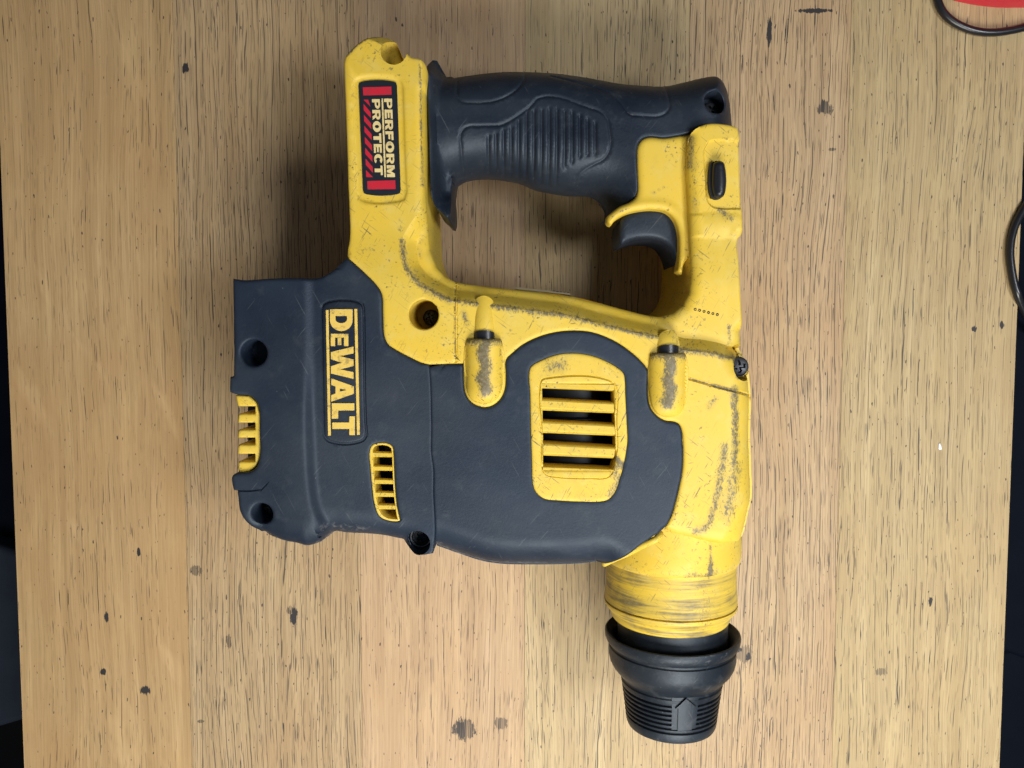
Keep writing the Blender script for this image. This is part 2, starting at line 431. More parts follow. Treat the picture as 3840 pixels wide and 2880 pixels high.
# ------------------------------------------------------------------ table
def mat_wood(k, tint, pore, smoothness):
    s = NT('oak_board'); L = (k*1.7, k*0.37, 0)
    sep = s.n.new('ShaderNodeSeparateXYZ'); s.lk(s.co, sep.inputs[0])
    wob = s.noise((14, 5, 1), 2, loc=L)
    wob2 = s.noise((90, 22, 1), 2, loc=L)
    x = s.math('ADD', sep.outputs[0], s.math('ADD', s.math('MULTIPLY', s.math('SUBTRACT', wob, 0.5), 0.013), s.math('MULTIPLY', s.math('SUBTRACT', wob2, 0.5), 0.0012)))
    cmb = s.n.new('ShaderNodeCombineXYZ'); s.lk(x, cmb.inputs[0]); s.lk(sep.outputs[1], cmb.inputs[1])
    gv = cmb.outputs[0]
    bands = s.noise((160, 2.5, 1), 3, 0.6, loc=L, vec=gv)
    fine = s.noise((1300, 16, 1), 4, 0.65, loc=L, vec=gv)
    blot = s.noise((17, 9, 1), 4, 0.6, loc=(L[0]+4, L[1], 0))
    blot2 = s.noise((70, 25, 1), 4, 0.6, loc=(L[0]+8, L[1], 0))
    base = tuple(v for v in tint)
    c = s.mix(s.ramp(bands, 0.3, 0.7), tuple(v*f for v, f in zip(base, (0.76, 0.72, 0.66))), tuple(v*1.12 for v in base))
    c = s.mix(s.math('MULTIPLY', s.ramp(fine, 0.36, 0.62), 0.60), c, tuple(v*f for v, f in zip(base, (0.62, 0.58, 0.53))))
    c = s.mix(s.math('MULTIPLY', s.ramp(blot, 0.42, 0.68), 0.6), c, (base[0]*0.80, base[1]*0.70, base[2]*0.60))
    c = s.mix(s.math('MULTIPLY', s.ramp(blot2, 0.5, 0.75), 0.35), c, (base[0]*1.12, base[1]*1.12, base[2]*1.02))
    # open pores: short dark dashes, and longer fine splits along the grain
    if k == 0:                            # rubbed, polished board with pale smears
        sm = s.ramp(s.noise((60, 13, 1), 3, 0.6, rot=(0, 0, -0.35), loc=(3, 1, 0)), 0.60, 0.72)
        c = s.mix(s.math('MULTIPLY', sm, 0.35), c, tuple(v*1.25 for v in base))
    msk = s.ramp(s.noise((55, 10, 1), 2, loc=(L[0]+1, L[1]+3, 0), vec=gv), 0.38, 0.58)
    p1 = s.ramp(s.noise((2100, 60, 1), 1, 0.5, loc=(L[0]+2, 0, 0), vec=gv), 0.690 - 0.04*pore, 0.712 - 0.04*pore)
    p2 = s.ramp(s.noise((900, 300, 1), 1, 0.4, loc=(L[0]+5, 2, 0), vec=gv), 0.745 - 0.02*pore, 0.765 - 0.02*pore)
    lnz = s.noise((40, 2.4, 1), 2, 0.5, loc=(L[0]+7, 0, 0))
    wig = s.math('ADD', x, s.math('MULTIPLY', s.noise((300, 60, 1), 1, loc=L), 0.0009))
    def rings(freq, jitter, width, brk, cont):
        ph = s.math('ADD', s.math('MULTIPLY', wig, freq), s.math('MULTIPLY', lnz, jitter))
        f = s.ramp(s.math('PINGPONG', ph, 0.5), width, width*0.4)
        return s.math('MULTIPLY', f, s.ramp(s.noise((freq, brk, 1), 2, 0.65, loc=(L[0]+freq, 5, 0), vec=gv), cont, cont + 0.05))
    dens = s.ramp(s.noise((30, 3.5, 1), 2, loc=(L[0]+6, 2, 0)), 0.42 - 0.25*pore, 0.60 - 0.25*pore)
    p3 = s.math('MAXIMUM', rings(330, 5, 0.070, 38 - 6*pore, 0.58 - 0.12*pore), s.math('MULTIPLY', rings(610, 9, 0.10, 55, 0.62 - 0.14*pore), 0.75))
    p3 = s.math('MAXIMUM', p3, s.math('MULTIPLY', rings(1150, 14, 0.16, 30, 0.55 - 0.08*pore), 0.30))
    p3 = s.math('MULTIPLY', p3, s.math('MULTIPLY', dens, 0.9))
    pores = s.math('MAXIMUM', s.math('MULTIPLY', p1, msk), s.math('MAXIMUM', s.math('MULTIPLY', p2, 0.9), p3))
    stn = s.math('MULTIPLY', s.math('SUBTRACT', s.noise((1000, 200, 1), 4, 0.7), 0.5), 2.6)
    # ink-dark dents and stains
    for (u, v, rx, ry, st) in STAINS:
        q = P(u, v, 0)
        if not (EDGES[k] - 6 < q[0] < EDGES[k+1] + 6): continue
        n1 = s.n.new('ShaderNodeMapping'); s.lk(s.co, n1.inputs[0])
        sx, sy = 1000 / (rx * 0.125), 1000 / (ry * 0.125)
        n1.inputs['Scale'].default_value = (sx, sy, 0)
        n1.inputs['Location'].default_value = (-q[0]/1000*sx, -q[1]/1000*sy, 0)
        ln_ = s.n.new('ShaderNodeVectorMath'); ln_.operation = 'LENGTH'; s.lk(n1.outputs[0], ln_.inputs[0])
        f = s.math('ADD', ln_.outputs['Value'], stn)
        sf = s.math('MULTIPLY', s.ramp(f, 1.08, 0.98), s.math('MINIMUM', st*1.25, 1.0))
        if st < .8: sf = s.math('MULTIPLY', sf, s.ramp(fine, 0.30, 0.52))
        pores = s.math('MAXIMUM', pores, sf)
    c = s.mix(pores, c, (0.030, 0.028, 0.029))
    nb = s.bump(s.noise((300, 14, 1), 2, loc=L), 0.25, 0.0008)
    return s.out(c, s.math('ADD', 0.50, s.math('MULTIPLY', blot2, 0.18)), nb, spec=0.3)

EDGES = [-237.0, -155.5, -72.5, 6.0, 81.5, 155.4, 236.8]
STAINS = [(1102, 2309, 13, 32, .9), (545, 2587, 17, 17, .95), (388, 2518, 11, 12, .95), (1090, 2290, 16, 16, .6), (1740, 2735, 42, 40, .79),
          (1878, 2712, 26, 24, .6), (2792, 2452, 34, 30, .5), (2764, 2436, 20, 9, .9), (2806, 2462, 10, 16, .8), (3093, 403, 27, 24, .75),
          (2885, 120, 9, 46, .8), (3058, 40, 62, 8, .85), (735, 2140, 22, 20, .6), (858, 2405, 9, 26, .7), (520, 2070, 7, 15, .9),
          (400, 2315, 8, 17, .9), (3654, 1234, 10, 10, .95), (3757, 1218, 9, 13, .8), (3303, 2520, 22, 14, .5), (3490, 2255, 8, 16, .8),
          (1740, 1180, 8, 14, .6), (695, 256, 12, 18, .8), (2800, 1570, 10, 9, .8),
          (3120, 560, 14, 6, .7), (755, 2705, 14, 6, .6)]
bench = bpy.data.objects.new('wooden_bench', None); col.objects.link(bench); bench.location = (0, 0, -0.03)
bench['label'] = 'narrow oak bench top of glued boards with dark open grain under the power tool'
bench['category'] = 'bench'
tints = [((0.50, 0.350, 0.180), 0.25, .4), ((0.47, 0.350, 0.205), 0.95, 1), ((0.52, 0.372, 0.228), 0.45, .8), ((0.50, 0.390, 0.225), 0.7, 1),
         ((0.485, 0.358, 0.218), 1.0, 1), ((0.475, 0.372, 0.208), 0.65, .7)]
for k in range(6):
    x0, x1 = EDGES[k] + 0.06, EDGES[k+1] - 0.06
    boxmesh('board', mat_wood(k, *tints[k]), bench, [(x0, -420), (x1, -420), (x1, 420), (x0, 420)], -30, 0.0, base=np.array([0, 0, -30.0]), bev=0.06)
for b in bench.children:                      # object space of the boards = bench space; shift texture origin to the table top
    pass
NAVY = mat_plain('navy_black_plastic', (0.0022, 0.0036, 0.0078), 0.6, var=0.3, scale=60, spec=0.03)
SLATE = mat_plain('slate_plastic', (0.014, 0.02, 0.032), 0.6, var=0.3, scale=50, spec=0.12)
FLOORM = mat_plain('dark_floor', (0.004, 0.0045, 0.006), 0.8, var=0.4, scale=20, spec=0.12)
fl = boxmesh('floor', FLOORM, None, [(-1600, -1600), (1600, -1600), (1600, 1600), (-1600, 1600)], -420, -400, base=np.zeros(3))
fl['kind'] = 'structure'; fl['label'] = 'dark floor below the bench'
def case(name, x0, x1, y0, y1, ztop, h, mat, label, cat):
    e = bpy.data.objects.new(name, None); col.objects.link(e); b = np.array([(x0+x1)/2, (y0+y1)/2, ztop-h]); e.location = b/1000
    ol = smooth([(x0+4, y0), (x1-4, y0), (x1, y0+4), (x1, y1-4), (x1-4, y1), (x0+4, y1), (x0, y1-4), (x0, y0+4)], corner=60)
    global BASE
    sv = BASE; BASE = b
    def lm(*a, **k): pass
    o = puff('lid', mat, e, ol, lambda V, d: ztop - drop(d, 4), zbot=ztop-14, sp=14, rings=(.3, 1, 2, 3.2, 4))
    o2 = puff('body', mat, e, smooth([(x0+5, y0+1.5), (x1-5, y0+1.5), (x1-1.5, y0+5), (x1-1.5, y1-5), (x1-5, y1-1.5), (x0+5, y1-1.5), (x0+1.5, y1-5), (x0+1.5, y0+5)]), lambda V, d: ztop-14.5 + 0*d, zbot=ztop-h, sp=0)
    for q in (o, o2): q.data.transform(__import__('mathutils').Matrix.Translation(((sv-b)/1000).tolist()))
    BASE = sv
    e['label'] = label; e['category'] = cat
    return e
yj = P(3760, 2423, -20)[1]
case('storage_case', 239, 520, yj + 0.6, yj + 270, -12, 386, NAVY, 'black case against the bench edge, under the cable loop', 'case')
case('storage_case', 239, 520, yj - 330, yj - 0.6, -14, 384, NAVY, 'black case against the bench edge, beyond the joint from the cable', 'case')
case('slate_crate', -560, -245, P(0, 2640, -60)[1], P(0, 2130, -60)[1], -60, 338, SLATE, 'slate grey crate standing below the smooth pale board', 'crate')
case('storage_case', -560, -245, P(0, 2060, -60)[1], P(0, 760, -60)[1], -75, 323, NAVY, 'long black case beside the smooth pale board and the slate crate', 'case')

# ------------------------------------------------------------------ the power tool
tool = bpy.data.objects.new('rotary_hammer_drill', None); col.objects.link(tool); tool.location = BASE/1000
tool['label'] = 'worn yellow and black cordless rotary hammer lying on its side on the oak bench'
tool['category'] = 'hammer drill'

ZP, ZL = 76.0, 70.5       # housing plateau, lip round the hand opening
ZR = 76.0                 # rubber covers
# shared seam between yellow housing and black covers (left to right)
seamA = mp(C, [(275, 735), (430, 868), (590, 1030), (635, 1110), (648, 1300), (655, 1500), (668, 1570), (700, 1632)]) + \
        mp(E, [(1760, 988), (1930, 1080), (2060, 1140), (2120, 1154)]) + mp(G, [(25, 601)])
seamB = mp(G, [(200, 594), (380, 590), (385, 800), (402, 900), (450, 980), (525, 1028), (600, 1045), (680, 1026), (760, 962), (808, 860), (820, 700), (822, 552),
               (900, 470), (1000, 390), (1180, 305), (1350, 262), (1530, 248), (1700, 262), (1850, 310), (2000, 385), (2100, 455)]) + \
        mp(I, [(555, 555), (638, 665), (636, 800), (642, 960), (672, 1060), (740, 1140), (820, 1183), (900, 1192), (960, 1218), (990, 1290), (999, 1450)]) + \
        mp(J, [(1000, 0), (1005, 150), (998, 300), (970, 460), (922, 660), (880, 790), (822, 915)])
seamA_w = W(seamA, ZP); seamB_w = W(seamB, ZP)
seamC_w = W(mp(J, [(760, 962), (700, 1000)]) + mp(J, [(560, 1055, 72), (400, 1120, 66), (250, 1168, 60), (132, 1200, 54)]), ZP)
wear_ragged = W(mp(C, [(842, 540), (852, 650), (900, 860), (965, 945), (1060, 1030), (1200, 1110), (1340, 1178), (1560, 1205), (1800, 1240), (2212, 1292)]) +
                mp(D, [(300, 1330), (620, 1412), (900, 1480), (1180, 1545)]) + mp(I, [(720, 315), (960, 442), (1200, 472), (1360, 500), (1490, 542)]), ZP)
plate_edge = W(mp(A, [(1032, 300), (1038, 700), (1046, 1300)]) + mp(C, [(1050, 60), (1010, 240), (900, 420), (850, 520)]), ZP) + wear_ragged[1:]
plateau = smooth(plate_edge, closed=False, step=1.5) + W([I(1750, 560), J(1800, 1300), (1200, 2300), (1000, 1400), (1250, 600), (1200, 80)], ZP)

# ---- yellow housing
top = W(mp(A, [(268, 420), (290, 335), (400, 222), (500, 150), (575, 105), (640, 90), (715, 102), (790, 160), (870, 245), (950, 345), (1010, 360), (1060, 372), (1100, 410)]), 70)
lipL = W(mp(A, [(1092, 700), (1098, 1300)]) + mp(C, [(1096, 100), (1105, 400), (1130, 650), (1200, 822), (1290, 925), (1400, 982), (1700, 1030), (2212, 1083)]) +
         mp(D, [(400, 1135), (800, 1232), (1100, 1312), (1230, 1340), (1330, 1346), (1450, 1312), (1560, 1222), (1632, 1080), (1652, 920), (1645, 400), (1630, 0)]) +
         mp(B, [(1620, 1200), (1628, 950), (1642, 830)]), ZL)
right = W(mp(B, [(1700, 812), (1950, 812), (2035, 838), (2052, 880), (2064, 1100), (2076, 1500)]) + mp(D, [(2084, 250), (2088, 430), (2084, 530), (2048, 570), (2050, 800), (2062, 1150), (2085, 1500)]) +
          mp(I, [(1545, 400), (1588, 490), (1650, 620), (1666, 740), (1682, 930), (1674, 1300)]) + mp(J, [(1684, 250), (1688, 590), (1665, 690), (1640, 800), (1618, 900), (1590, 985)]), 58)
crest = W(mp(J, [(1480, 1045, 70), (1380, 1056, 71), (1200, 1032, 72), (1000, 985, 73), (880, 968, 74)]), 72)
seamRev = list(reversed(smooth(seamA_w + seamB_w, closed=False, step=1.0)))
left = W(mp(C, [(300, 650), (315, 560), (310, 200), (300, 0)]) + mp(A, [(293, 1400), (276, 900), (264, 600)]), 72)
shell_ol = smooth(top + lipL + right + crest, closed=False, step=1.1) + seamRev + smooth(left, closed=False, step=1.2)
edge_right = right[5:] ; edge_right_l = np.array(smooth(right[12:], closed=False, step=2))
hook_c = np.array(P(*A(772, 276)[:2], 72)); hook_r = 132/2.765*298/FOC
hole_c = np.array(P(*C(1075, 1325)[:2], ZP)); hole_r = 155/2.765*294/FOC
lab_rec = smooth(W(mp(A, [(330, 640), (350, 540), (410, 512), (740, 512), (820, 540), (855, 620), (856.5, 660), (893, 1640)]) + mp(C, [(897, 30), (870, 130), (800, 152), (460, 152), (390, 112), (368, 30)]) + mp(A, [(366, 1640), (331, 690)]), 75), step=1.0)
sw_rec = smooth(W(mp(B, [(1830, 905), (1900, 885), (2240, 900), (2280, 1300), (2240, 1600), (1980, 1602), (1900, 1590), (1850, 1560), (1818, 1500), (1800, 1300), (1800, 950)]), ZL), step=1.0)
seam_v1 = smooth(W(mp(C, [(1392, 985), (1394, 1659)]), ZP)[:1] + W(mp(G, [(292, 300), (298, 570)]), ZP), closed=False)
seam_v2 = smooth(W(mp(C, [(1420, 990)]), ZP) + W(mp(G, [(310, 300), (322, 570)]), ZP), closed=False)
seam_h = smooth(W(mp(I, [(640, 665), (700, 676), (1050, 742), (1300, 812), (1450, 852), (1560, 880, 72), (1690, 925, 60)]), ZP), closed=False)
band_d = W(mp(D, [(1650, 395), (2090, 395)]), ZL)
fold = smooth(W(mp(D, [(1930, 450), (1935, 800), (1945, 1200)]) + mp(I, [(1395, 150), (1420, 330), (1500, 420)]), ZL), closed=False)
scr_n = np.array(P(*I(1568, 620)[:2], 62)); scr_nr = 5.2
def shell_z(V, d):
    sd = sdf(V, plateau)
    z = ZL + (ZP - ZL) * np.clip((sd + 4.6) / 4.4, 0, 1)
    z = z - 1.2 * (1 - sstep(0, 3.0, np.abs(sd + 5.5))) * 0.3
    # strut with the label sits a little lower
    z = z - 2.0 * sstep(-32, -8, V[:, 1] - P(1350, 760, 74)[1])
    # right flank rolls over like a drum, with a thin parting flange at the rim
    dr = seg_dist(V, [(edge_right_l, False)])
    low = V[:, 1] < P(2760, 1300, 70)[1]
    roll = np.where(low, drop(np.maximum(dr - 1.3, 0), 12.0, 17.0), drop(dr, 5.0, 6.5))
    z = z - roll
    z = np.where(low & (dr < 1.3), 60.5, z)
    # nose end falls towards the drum
    dn = seg_dist(V, [(crest, False)])
    z = z - drop(dn, 6.0, 2.6)
    # small edge round everywhere else
    r = 1.3
    lipd = seg_dist(V, [(lipL, False)])
    z = z - np.where(lipd < 4.2, drop(lipd, 4.2, 3.4), np.where(d < dr - 0.5, drop(d, r, 1.0), 0))
    # recesses
    z = z - 0.8 * sstep(-0.5, 0.5, sdf(V, lab_rec))
    z = z - 1.0 * sstep(-0.4, 0.4, sdf(V, sw_rec)) * (dr > 0.4)
    z = z - groove(V, seam_v1, .45, .6) - groove(V, seam_v2, .35, .4) - groove(V, seam_h, .75, 1.0)
    z = z + 0.5 * (1 - sstep(3.6, 4.6, seg_dist(V, [(band_d, False)])))
    z = z - 0.5 * sstep(0, 2.5, np.where(V[:, 0] > np.interp(V[:, 1], [q[1] for q in fold][::-1], [q[0] for q in fold][::-1]), seg_dist(V, [(fold, False)]), 0)) * (V[:, 1] < fold[0][1]) * (V[:, 1] > fold[-1][1])
    hr = np.linalg.norm(V - hook_c, axis=1)
    z = np.where(hr < hook_r - .15, np.minimum(z, 50 - 2*sstep(0, hook_r, hr)), z)
    hr = np.linalg.norm(V - hole_c, axis=1)
    z = np.where(hr < hole_r - .15, 50, z - drop(np.maximum(hr - hole_r, 0), .8, .5))
    hr = np.linalg.norm(V - scr_n, axis=1)
    z = np.where((hr < scr_nr - .15), np.minimum(z, 60.0), z)
    return z
w_lines = [(wear_ragged, 1.6, .75), (smooth(W(mp(I, [(1505, 850), (1515, 1200), (1512, 1500)]) + mp(J, [(1515, 80), (1500, 220)]), 72), closed=False), 3.2, .74),
           (smooth(W(mp(J, [(1420, 60), (1385, 330), (1340, 560), (1270, 800), (1200, 920), (1110, 942)]), 74), closed=False), 3.4, .62),
           (smooth(W(mp(J, [(1530, 250), (1470, 560), (1440, 740)]), 72), closed=False), 7.0, .52),
           (W(mp(A, [(290, 340), (400, 225), (520, 140), (620, 92)]), 70), 1.3, .8), (W(mp(A, [(262, 500), (280, 1000), (300, 1600)]), 70), .9, .7),
           (W(mp(A, [(1035, 400), (1045, 1000), (1060, 1640)]), 74), 1.0, .6), (W(mp(C, [(820, 350), (828, 440)]), 75), .8, .8),
           (W(mp(B, [(1650, 850), (1660, 1000), (1650, 1150)]), ZL), 2.2, .62), (W(mp(B, [(1680, 850), (1700, 1659)]), ZL), 2.0, .35),
           (W(mp(D, [(1940, 230), (2060, 330)]), ZL-1), 2.6, .62), (W(mp(I, [(1455, 200), (1470, 380)]), 68), 1.2, .7), (W(mp(I, [(1460, 440), (1490, 530), (1520, 720)]), 68), 2.0, .85),
           (W(mp(I, [(1300, 815), (1450, 855), (1560, 885)]), 74), 1.4, .85), (W(mp(G, [(390, 60), (420, 180)]), ZP), 2.4, .55),
           (W(mp(I, [(1270, 1050), (1340, 950)]), ZP), 2.8, .45), (W(mp(C, [(390, 660), (520, 650)]), 75), 2.2, .3),
           (seam_h, .6, .8), (seam_v1, .4, .7), (W(mp(C, [(1040, 540), (1010, 600), (1030, 720)]), 72), 1.3, .5)]
def shell_wear(V, d, z):
    o = np.zeros(len(V))
    for ln, r, k in w_lines:
        o = np.maximum(o, k * (1 - sstep(0, r, seg_dist(V, [(ln, False)]))))
    hr = np.linalg.norm(V - hook_c, axis=1)
    return np.where(hr < hook_r, .12, o)
ring_pts = lambda c, r: (circ(c, r, 48), (0, .17, -.4, -1.0), 9.0, True)
shell = puff('housing', YEL, tool, shell_ol, shell_z, zbot=8, sp=1.0, rings=(.1, .35, .75, 1.3, 2.2, 3.2, 4.2),
     pts=[along(smooth(plate_edge, closed=False, step=1.2), (0, .25, -.25, -2.2, 2.2, -4.2, 4.2, -4.7, 4.7)), along(lab_rec, (-.5, 0, .5), closed=True), along(sw_rec, (-.4, 0, .4), closed=True),
          along(seam_v1, (-.45, -.15, 0, .15, .45), .6), along(seam_v2, (-.35, -.1, 0, .1, .35), .6), along(seam_h, (-.75, -.3, 0, .3, .75), .6),
          along(edge_right_l, (1.25, 1.35, -1.25, -1.35, 2, -2, 3, -3)), along(band_d, (-4.6, -3.6, 3.6, 4.6)),
          ring_pts(hook_c, hook_r), ring_pts(hole_c, hole_r), ring_pts(scr_n, scr_nr)], wear=shell_wear)

# ---- trigger side panel between grip and strut
seamG = mp(B, [(1642, 826), (1500, 852), (1350, 872), (1200, 862), (1130, 888), (1090, 950), (1080, 1100), (1088, 1300), (1090, 1400), (1070, 1478), (1000, 1540), (900, 1582), (820, 1640)]) + mp(D, [(772, 300)])
ZG = 63.0
seamG_w = W(seamG, ZG)
panel_ol = smooth(seamG_w, closed=False, step=1) + smooth(W(mp(D, [(768, 352), (790, 385), (815, 392), (845, 350), (950, 282), (1100, 243), (1250, 232), (1380, 256), (1462, 330), (1508, 450), (1520, 600), (1512, 780), (1500, 880), (1545, 906), (1566, 800)]) + mp(D, [(1640, 700), (1720, 400), (1720, 0)]) + mp(B, [(1720, 1000), (1720, 850)]), ZG), closed=False, step=1)
puff('trigger_panel', YEL, tool, panel_ol, lambda V, d: ZG - drop(d, 2.4, 1.8) + 1.0*(1 - sstep(1.5, 5, seg_dist(V, [(panel_ol[len(smooth(seamG_w, closed=False, step=1)):], False)]))) * .6,
     zbot=55, sp=1.2, rings=(.1, .35, .8, 1.5, 2.4), wear=lambda V, d, z: .55*(1-sstep(0, 1.0, seg_dist(V, [(W(mp(D, [(800, 330), (900, 260), (1000, 225)]), ZG), False)]))) + .6*(1-sstep(0, .7, seg_dist(V, [(W(mp(D, [(1225, 75), (1350, 10)]), ZG), False)]))))

# ---- rear cover (battery end) and motor cover
step_l = smooth(W(mp(E, [(858, 0), (860, 1300)])[1:] + mp(F, [(862, 100), (875, 500), (900, 900), (935, 1110), (1000, 1290), (1040, 1450)]), 78), closed=False)
step_l = [P(*E(852, 250)[:2], 78)] + step_l
seamM = mp(G, [(25, 601), (40, 800), (50, 1200), (60, 1600)]) + mp(Hh, [(62, 500), (72, 850), (86, 1060, 75), (100, 1190, 71)])
seamM_w = W(seamM, ZR) + [P(*Hh(112, 1342)[:2], 57)]
seamM_s = smooth(seamM_w, closed=False, step=1)
rear_left = W(mp(F, [(2130, 1472, 56), (2050, 1476, 56), (1965, 1415, 56), (1900, 1372, 56)]) + mp(F, [(1640, 1352, 60), (1300, 1345, 62), (1165, 1345, 64), (1080, 1408, 66), (960, 1462, 68), (880, 1489, 70), (790, 1482, 72), (600, 1464, 74), (400, 1380, 75), (250, 1268, 76), (172, 1150, 77), (142, 1010, 78), (132, 948, 78)]) +
            mp(F, [(98, 942), (82, 880), (76, 800), (100, 770), (150, 756), (262, 745), (332, 700), (364, 610), (366, 300)]) +
            mp(E, [(366, 1700), (358, 1620), (330, 1540), (255, 1478), (125, 1468), (46, 1442), (44, 1284), (82, 1275), (76, 800), (66, 255), (100, 262), (180, 272), (460, 257), (760, 252), (900, 256), (1000, 236), (1130, 160)]), 78)
rear_ol = smooth(seamA_w, closed=False, step=1)[:-1] + seamM_s[:-1] + smooth(rear_left, step=1.1, closed=False)
eh1 = np.array(P(*E(285, 1035)[:2], 79)); er1 = 138/2.765*291/FOC
eh2 = np.array(P(*F(395, 1180)[:2], 78)); er2 = 112/2.765*292/FOC
bot_rear = np.array(smooth(rear_left[3:13], closed=False))
bdg = smooth(W(mp(E, [(1008, 600), (1020, 530), (1075, 500), (1380, 500), (1425, 530), (1440, 640), (1441, 690), (1459, 1760)]) + mp(F, [(1466, 330), (1452, 400), (1400, 435), (1105, 437), (1045, 395), (1032, 330)]) + mp(E, [(1030.5, 1790), (1009, 650)]), 77), step=1.0)
scr_r = np.array(P(*F(2060, 1378)[:2], 60))
vent_ol = smooth(W(mp(F, [(1535, 470), (1600, 447), (1690, 450), (1740, 480), (1754, 560), (1760, 700), (1770, 900), (1790, 1100), (1822, 1252), (1790, 1262), (1680, 1248), (1615, 1212), (1565, 1100), (1535, 900), (1518, 700), (1508, 540)]), ZR), step=.8)
sv_cut = [tuple(p) for p in (np.array(vent_ol) - np.array(vent_ol).mean(0))*np.array([.88, .955]) + np.array(vent_ol).mean(0)][::2]
clip_line = W(mp(F, [(100, 945), (250, 945), (380, 930), (450, 860)]), 79)
def rear_z(V, d):
    sx = np.interp(V[:, 1], [q[1] for q in step_l][::-1], [q[0] for q in step_l][::-1])
    dx = sx - V[:, 0]                                   # >0 on the battery side
    fade = 0.35 + 0.65*sstep(P(1100, 1250, 78)[1], P(1100, 1650, 78)[1], V[:, 1])
    z = ZR + 3.4 * sstep(-2.6, 1.6, dx) * fade
    z = z - 1.2 * sstep(0, 30, dx)
    z = z + 1.0 * sstep(0, -25, dx)*0
    db = seg_dist(V, [(bot_rear, False)])
    z = z - np.where(dx < 2, drop(db, 12, 11), drop(db, 12, 7))
    z = z - np.where(seg_dist(V, [(seamM_s, False)]) < 2, drop(d, .55, .45), drop(d, 1.4, 1.1)) * (db > 1)
    z = z - groove(V, bdg, .75, .55, True)
    dv = sdf(V, vent_ol); z = z - np.where(dv > -.1, 1.0, drop(np.maximum(-dv, 0), .9, .4))
    for c, r in ((eh1, er1), (eh2, er2)):
        hr = np.linalg.norm(V - c, axis=1)
        z = np.where(hr < r - .15, 63, z - drop(np.maximum(hr - r, 0), 1.3, .9))
    z = z - groove(V, clip_line, .5, .6)
    hr = np.linalg.norm(V - scr_r, axis=1)
    z = np.where(hr < 4.6, np.minimum(z, 65.2), z)
    return z
rear = puff('rear_cover', RUB, tool, rear_ol, rear_z, zbot=0.4, holes=[sv_cut], sp=1.0,
     rings=(.1, .4, .9, 1.5), pts=[along(smooth(step_l, closed=False, step=1.2), (-2.6, -1.8, -1, -.3, .3, 1, 1.8, 2.6)), along(bdg, (-.75, -.25, 0, .25, .75), closed=True), ring_pts(eh1, er1), ring_pts(eh2, er2), ring_pts(scr_r, 4.7),
          along(vent_ol, (-.5, -.12, .12, .5), closed=True), along(clip_line, (-.5, 0, .5)), along(bot_rear, (1, -1, 2, -2, 3.5, -3.5, 5, -5))],
     wear=lambda V, d, z: np.maximum(.7*(1-sstep(0, 2.2, seg_dist(V, [(bot_rear, False)]))), .5*(1-sstep(0, 5, seg_dist(V, [(W(mp(F, [(1100, 1250), (1500, 1290)]), 66), False)])))))

bot_m = W([(p[0], p[1], z) for p, z in zip(mp(Hh, [(300, 1402), (600, 1490), (800, 1510), (1000, 1515), (1250, 1515), (1500, 1508), (1650, 1497), (1745, 1482)]), (56, 55, 54, 54, 54, 54, 54, 54))], 54)
motor_ol = smooth(seamB_w, closed=False, step=1)[:-1] + smooth(seamC_w, closed=False, step=1)[:-1] + smooth(list(reversed(bot_m)), closed=False, step=1.2) + list(reversed(seamM_s))[:-1]
bot_ml = np.array(smooth([seamM_w[-1]] + bot_m, closed=False, step=2))
mv_ol = smooth(W(mp(G, [(1066, 660), (1082, 622), (1180, 560), (1350, 497), (1520, 481), (1700, 505), (1850, 560), (1980, 635), (2040, 690), (2055, 760), (2060, 900), (2075, 1200), (2082, 1400)]) +
              mp(Hh, [(2078, 330), (2060, 450), (2000, 690), (1950, 820), (1890, 890), (1830, 912), (1600, 916), (1370, 905), (1210, 882), (1125, 805), (1098, 715), (1090, 500), (1080, 200)]) + mp(G, [(1072, 900)]), ZR), step=1.0)
mv_cut = smooth(W(mp(G, [(1160, 760), (1990, 780), (2000, 1400)]) + mp(Hh, [(1960, 640), (1180, 640)]), ZR), step=2.5, corner=20)
def motor_z(V, d):
    db = seg_dist(V, [(bot_ml, False)])
    z = ZR - drop(np.maximum(db - 1.2, 0), 13.5, 15)
    z = z + 1.2*sstep(0, 40, V[:, 0] - P(1620, 1500, ZR)[0]) * sstep(0, 25, db)*0
    z = z - np.where(seg_dist(V, [(seamM_s, False)]) < 2, drop(d, .55, .45), drop(d, 1.2, 1.0))*(db > 1.5)
    dv = sdf(V, mv_ol); z = z - np.where(dv > -.1, 1.2, drop(np.maximum(-dv, 0), .7, .4))
    return z
ribs = [W([Hh(x, 1420)[:2] + (58,), Hh(x+10, 1500)[:2] + (55,)], 56) for x in range(640, 1480, 92)]
motor = puff('motor_cover', RUB, tool, motor_ol, motor_z, zbot=3, holes=[mv_cut], sp=1.2, rings=(.1, .35, .8, 1.3),
     pts=[along(mv_ol, (-.5, -.12, .12, .5), closed=True), along(bot_ml, (-1.2, 1.2, 2, -2, 3, -3, 5, -5, 8, -8, 11, -11))],
     wear=lambda V, d, z: np.maximum(.6*(1-sstep(0, 5, seg_dist(V, [(W(mp(Hh, [(60, 1230), (300, 1380), (640, 1470), (1200, 1490)]), 57), False)]))), 0))

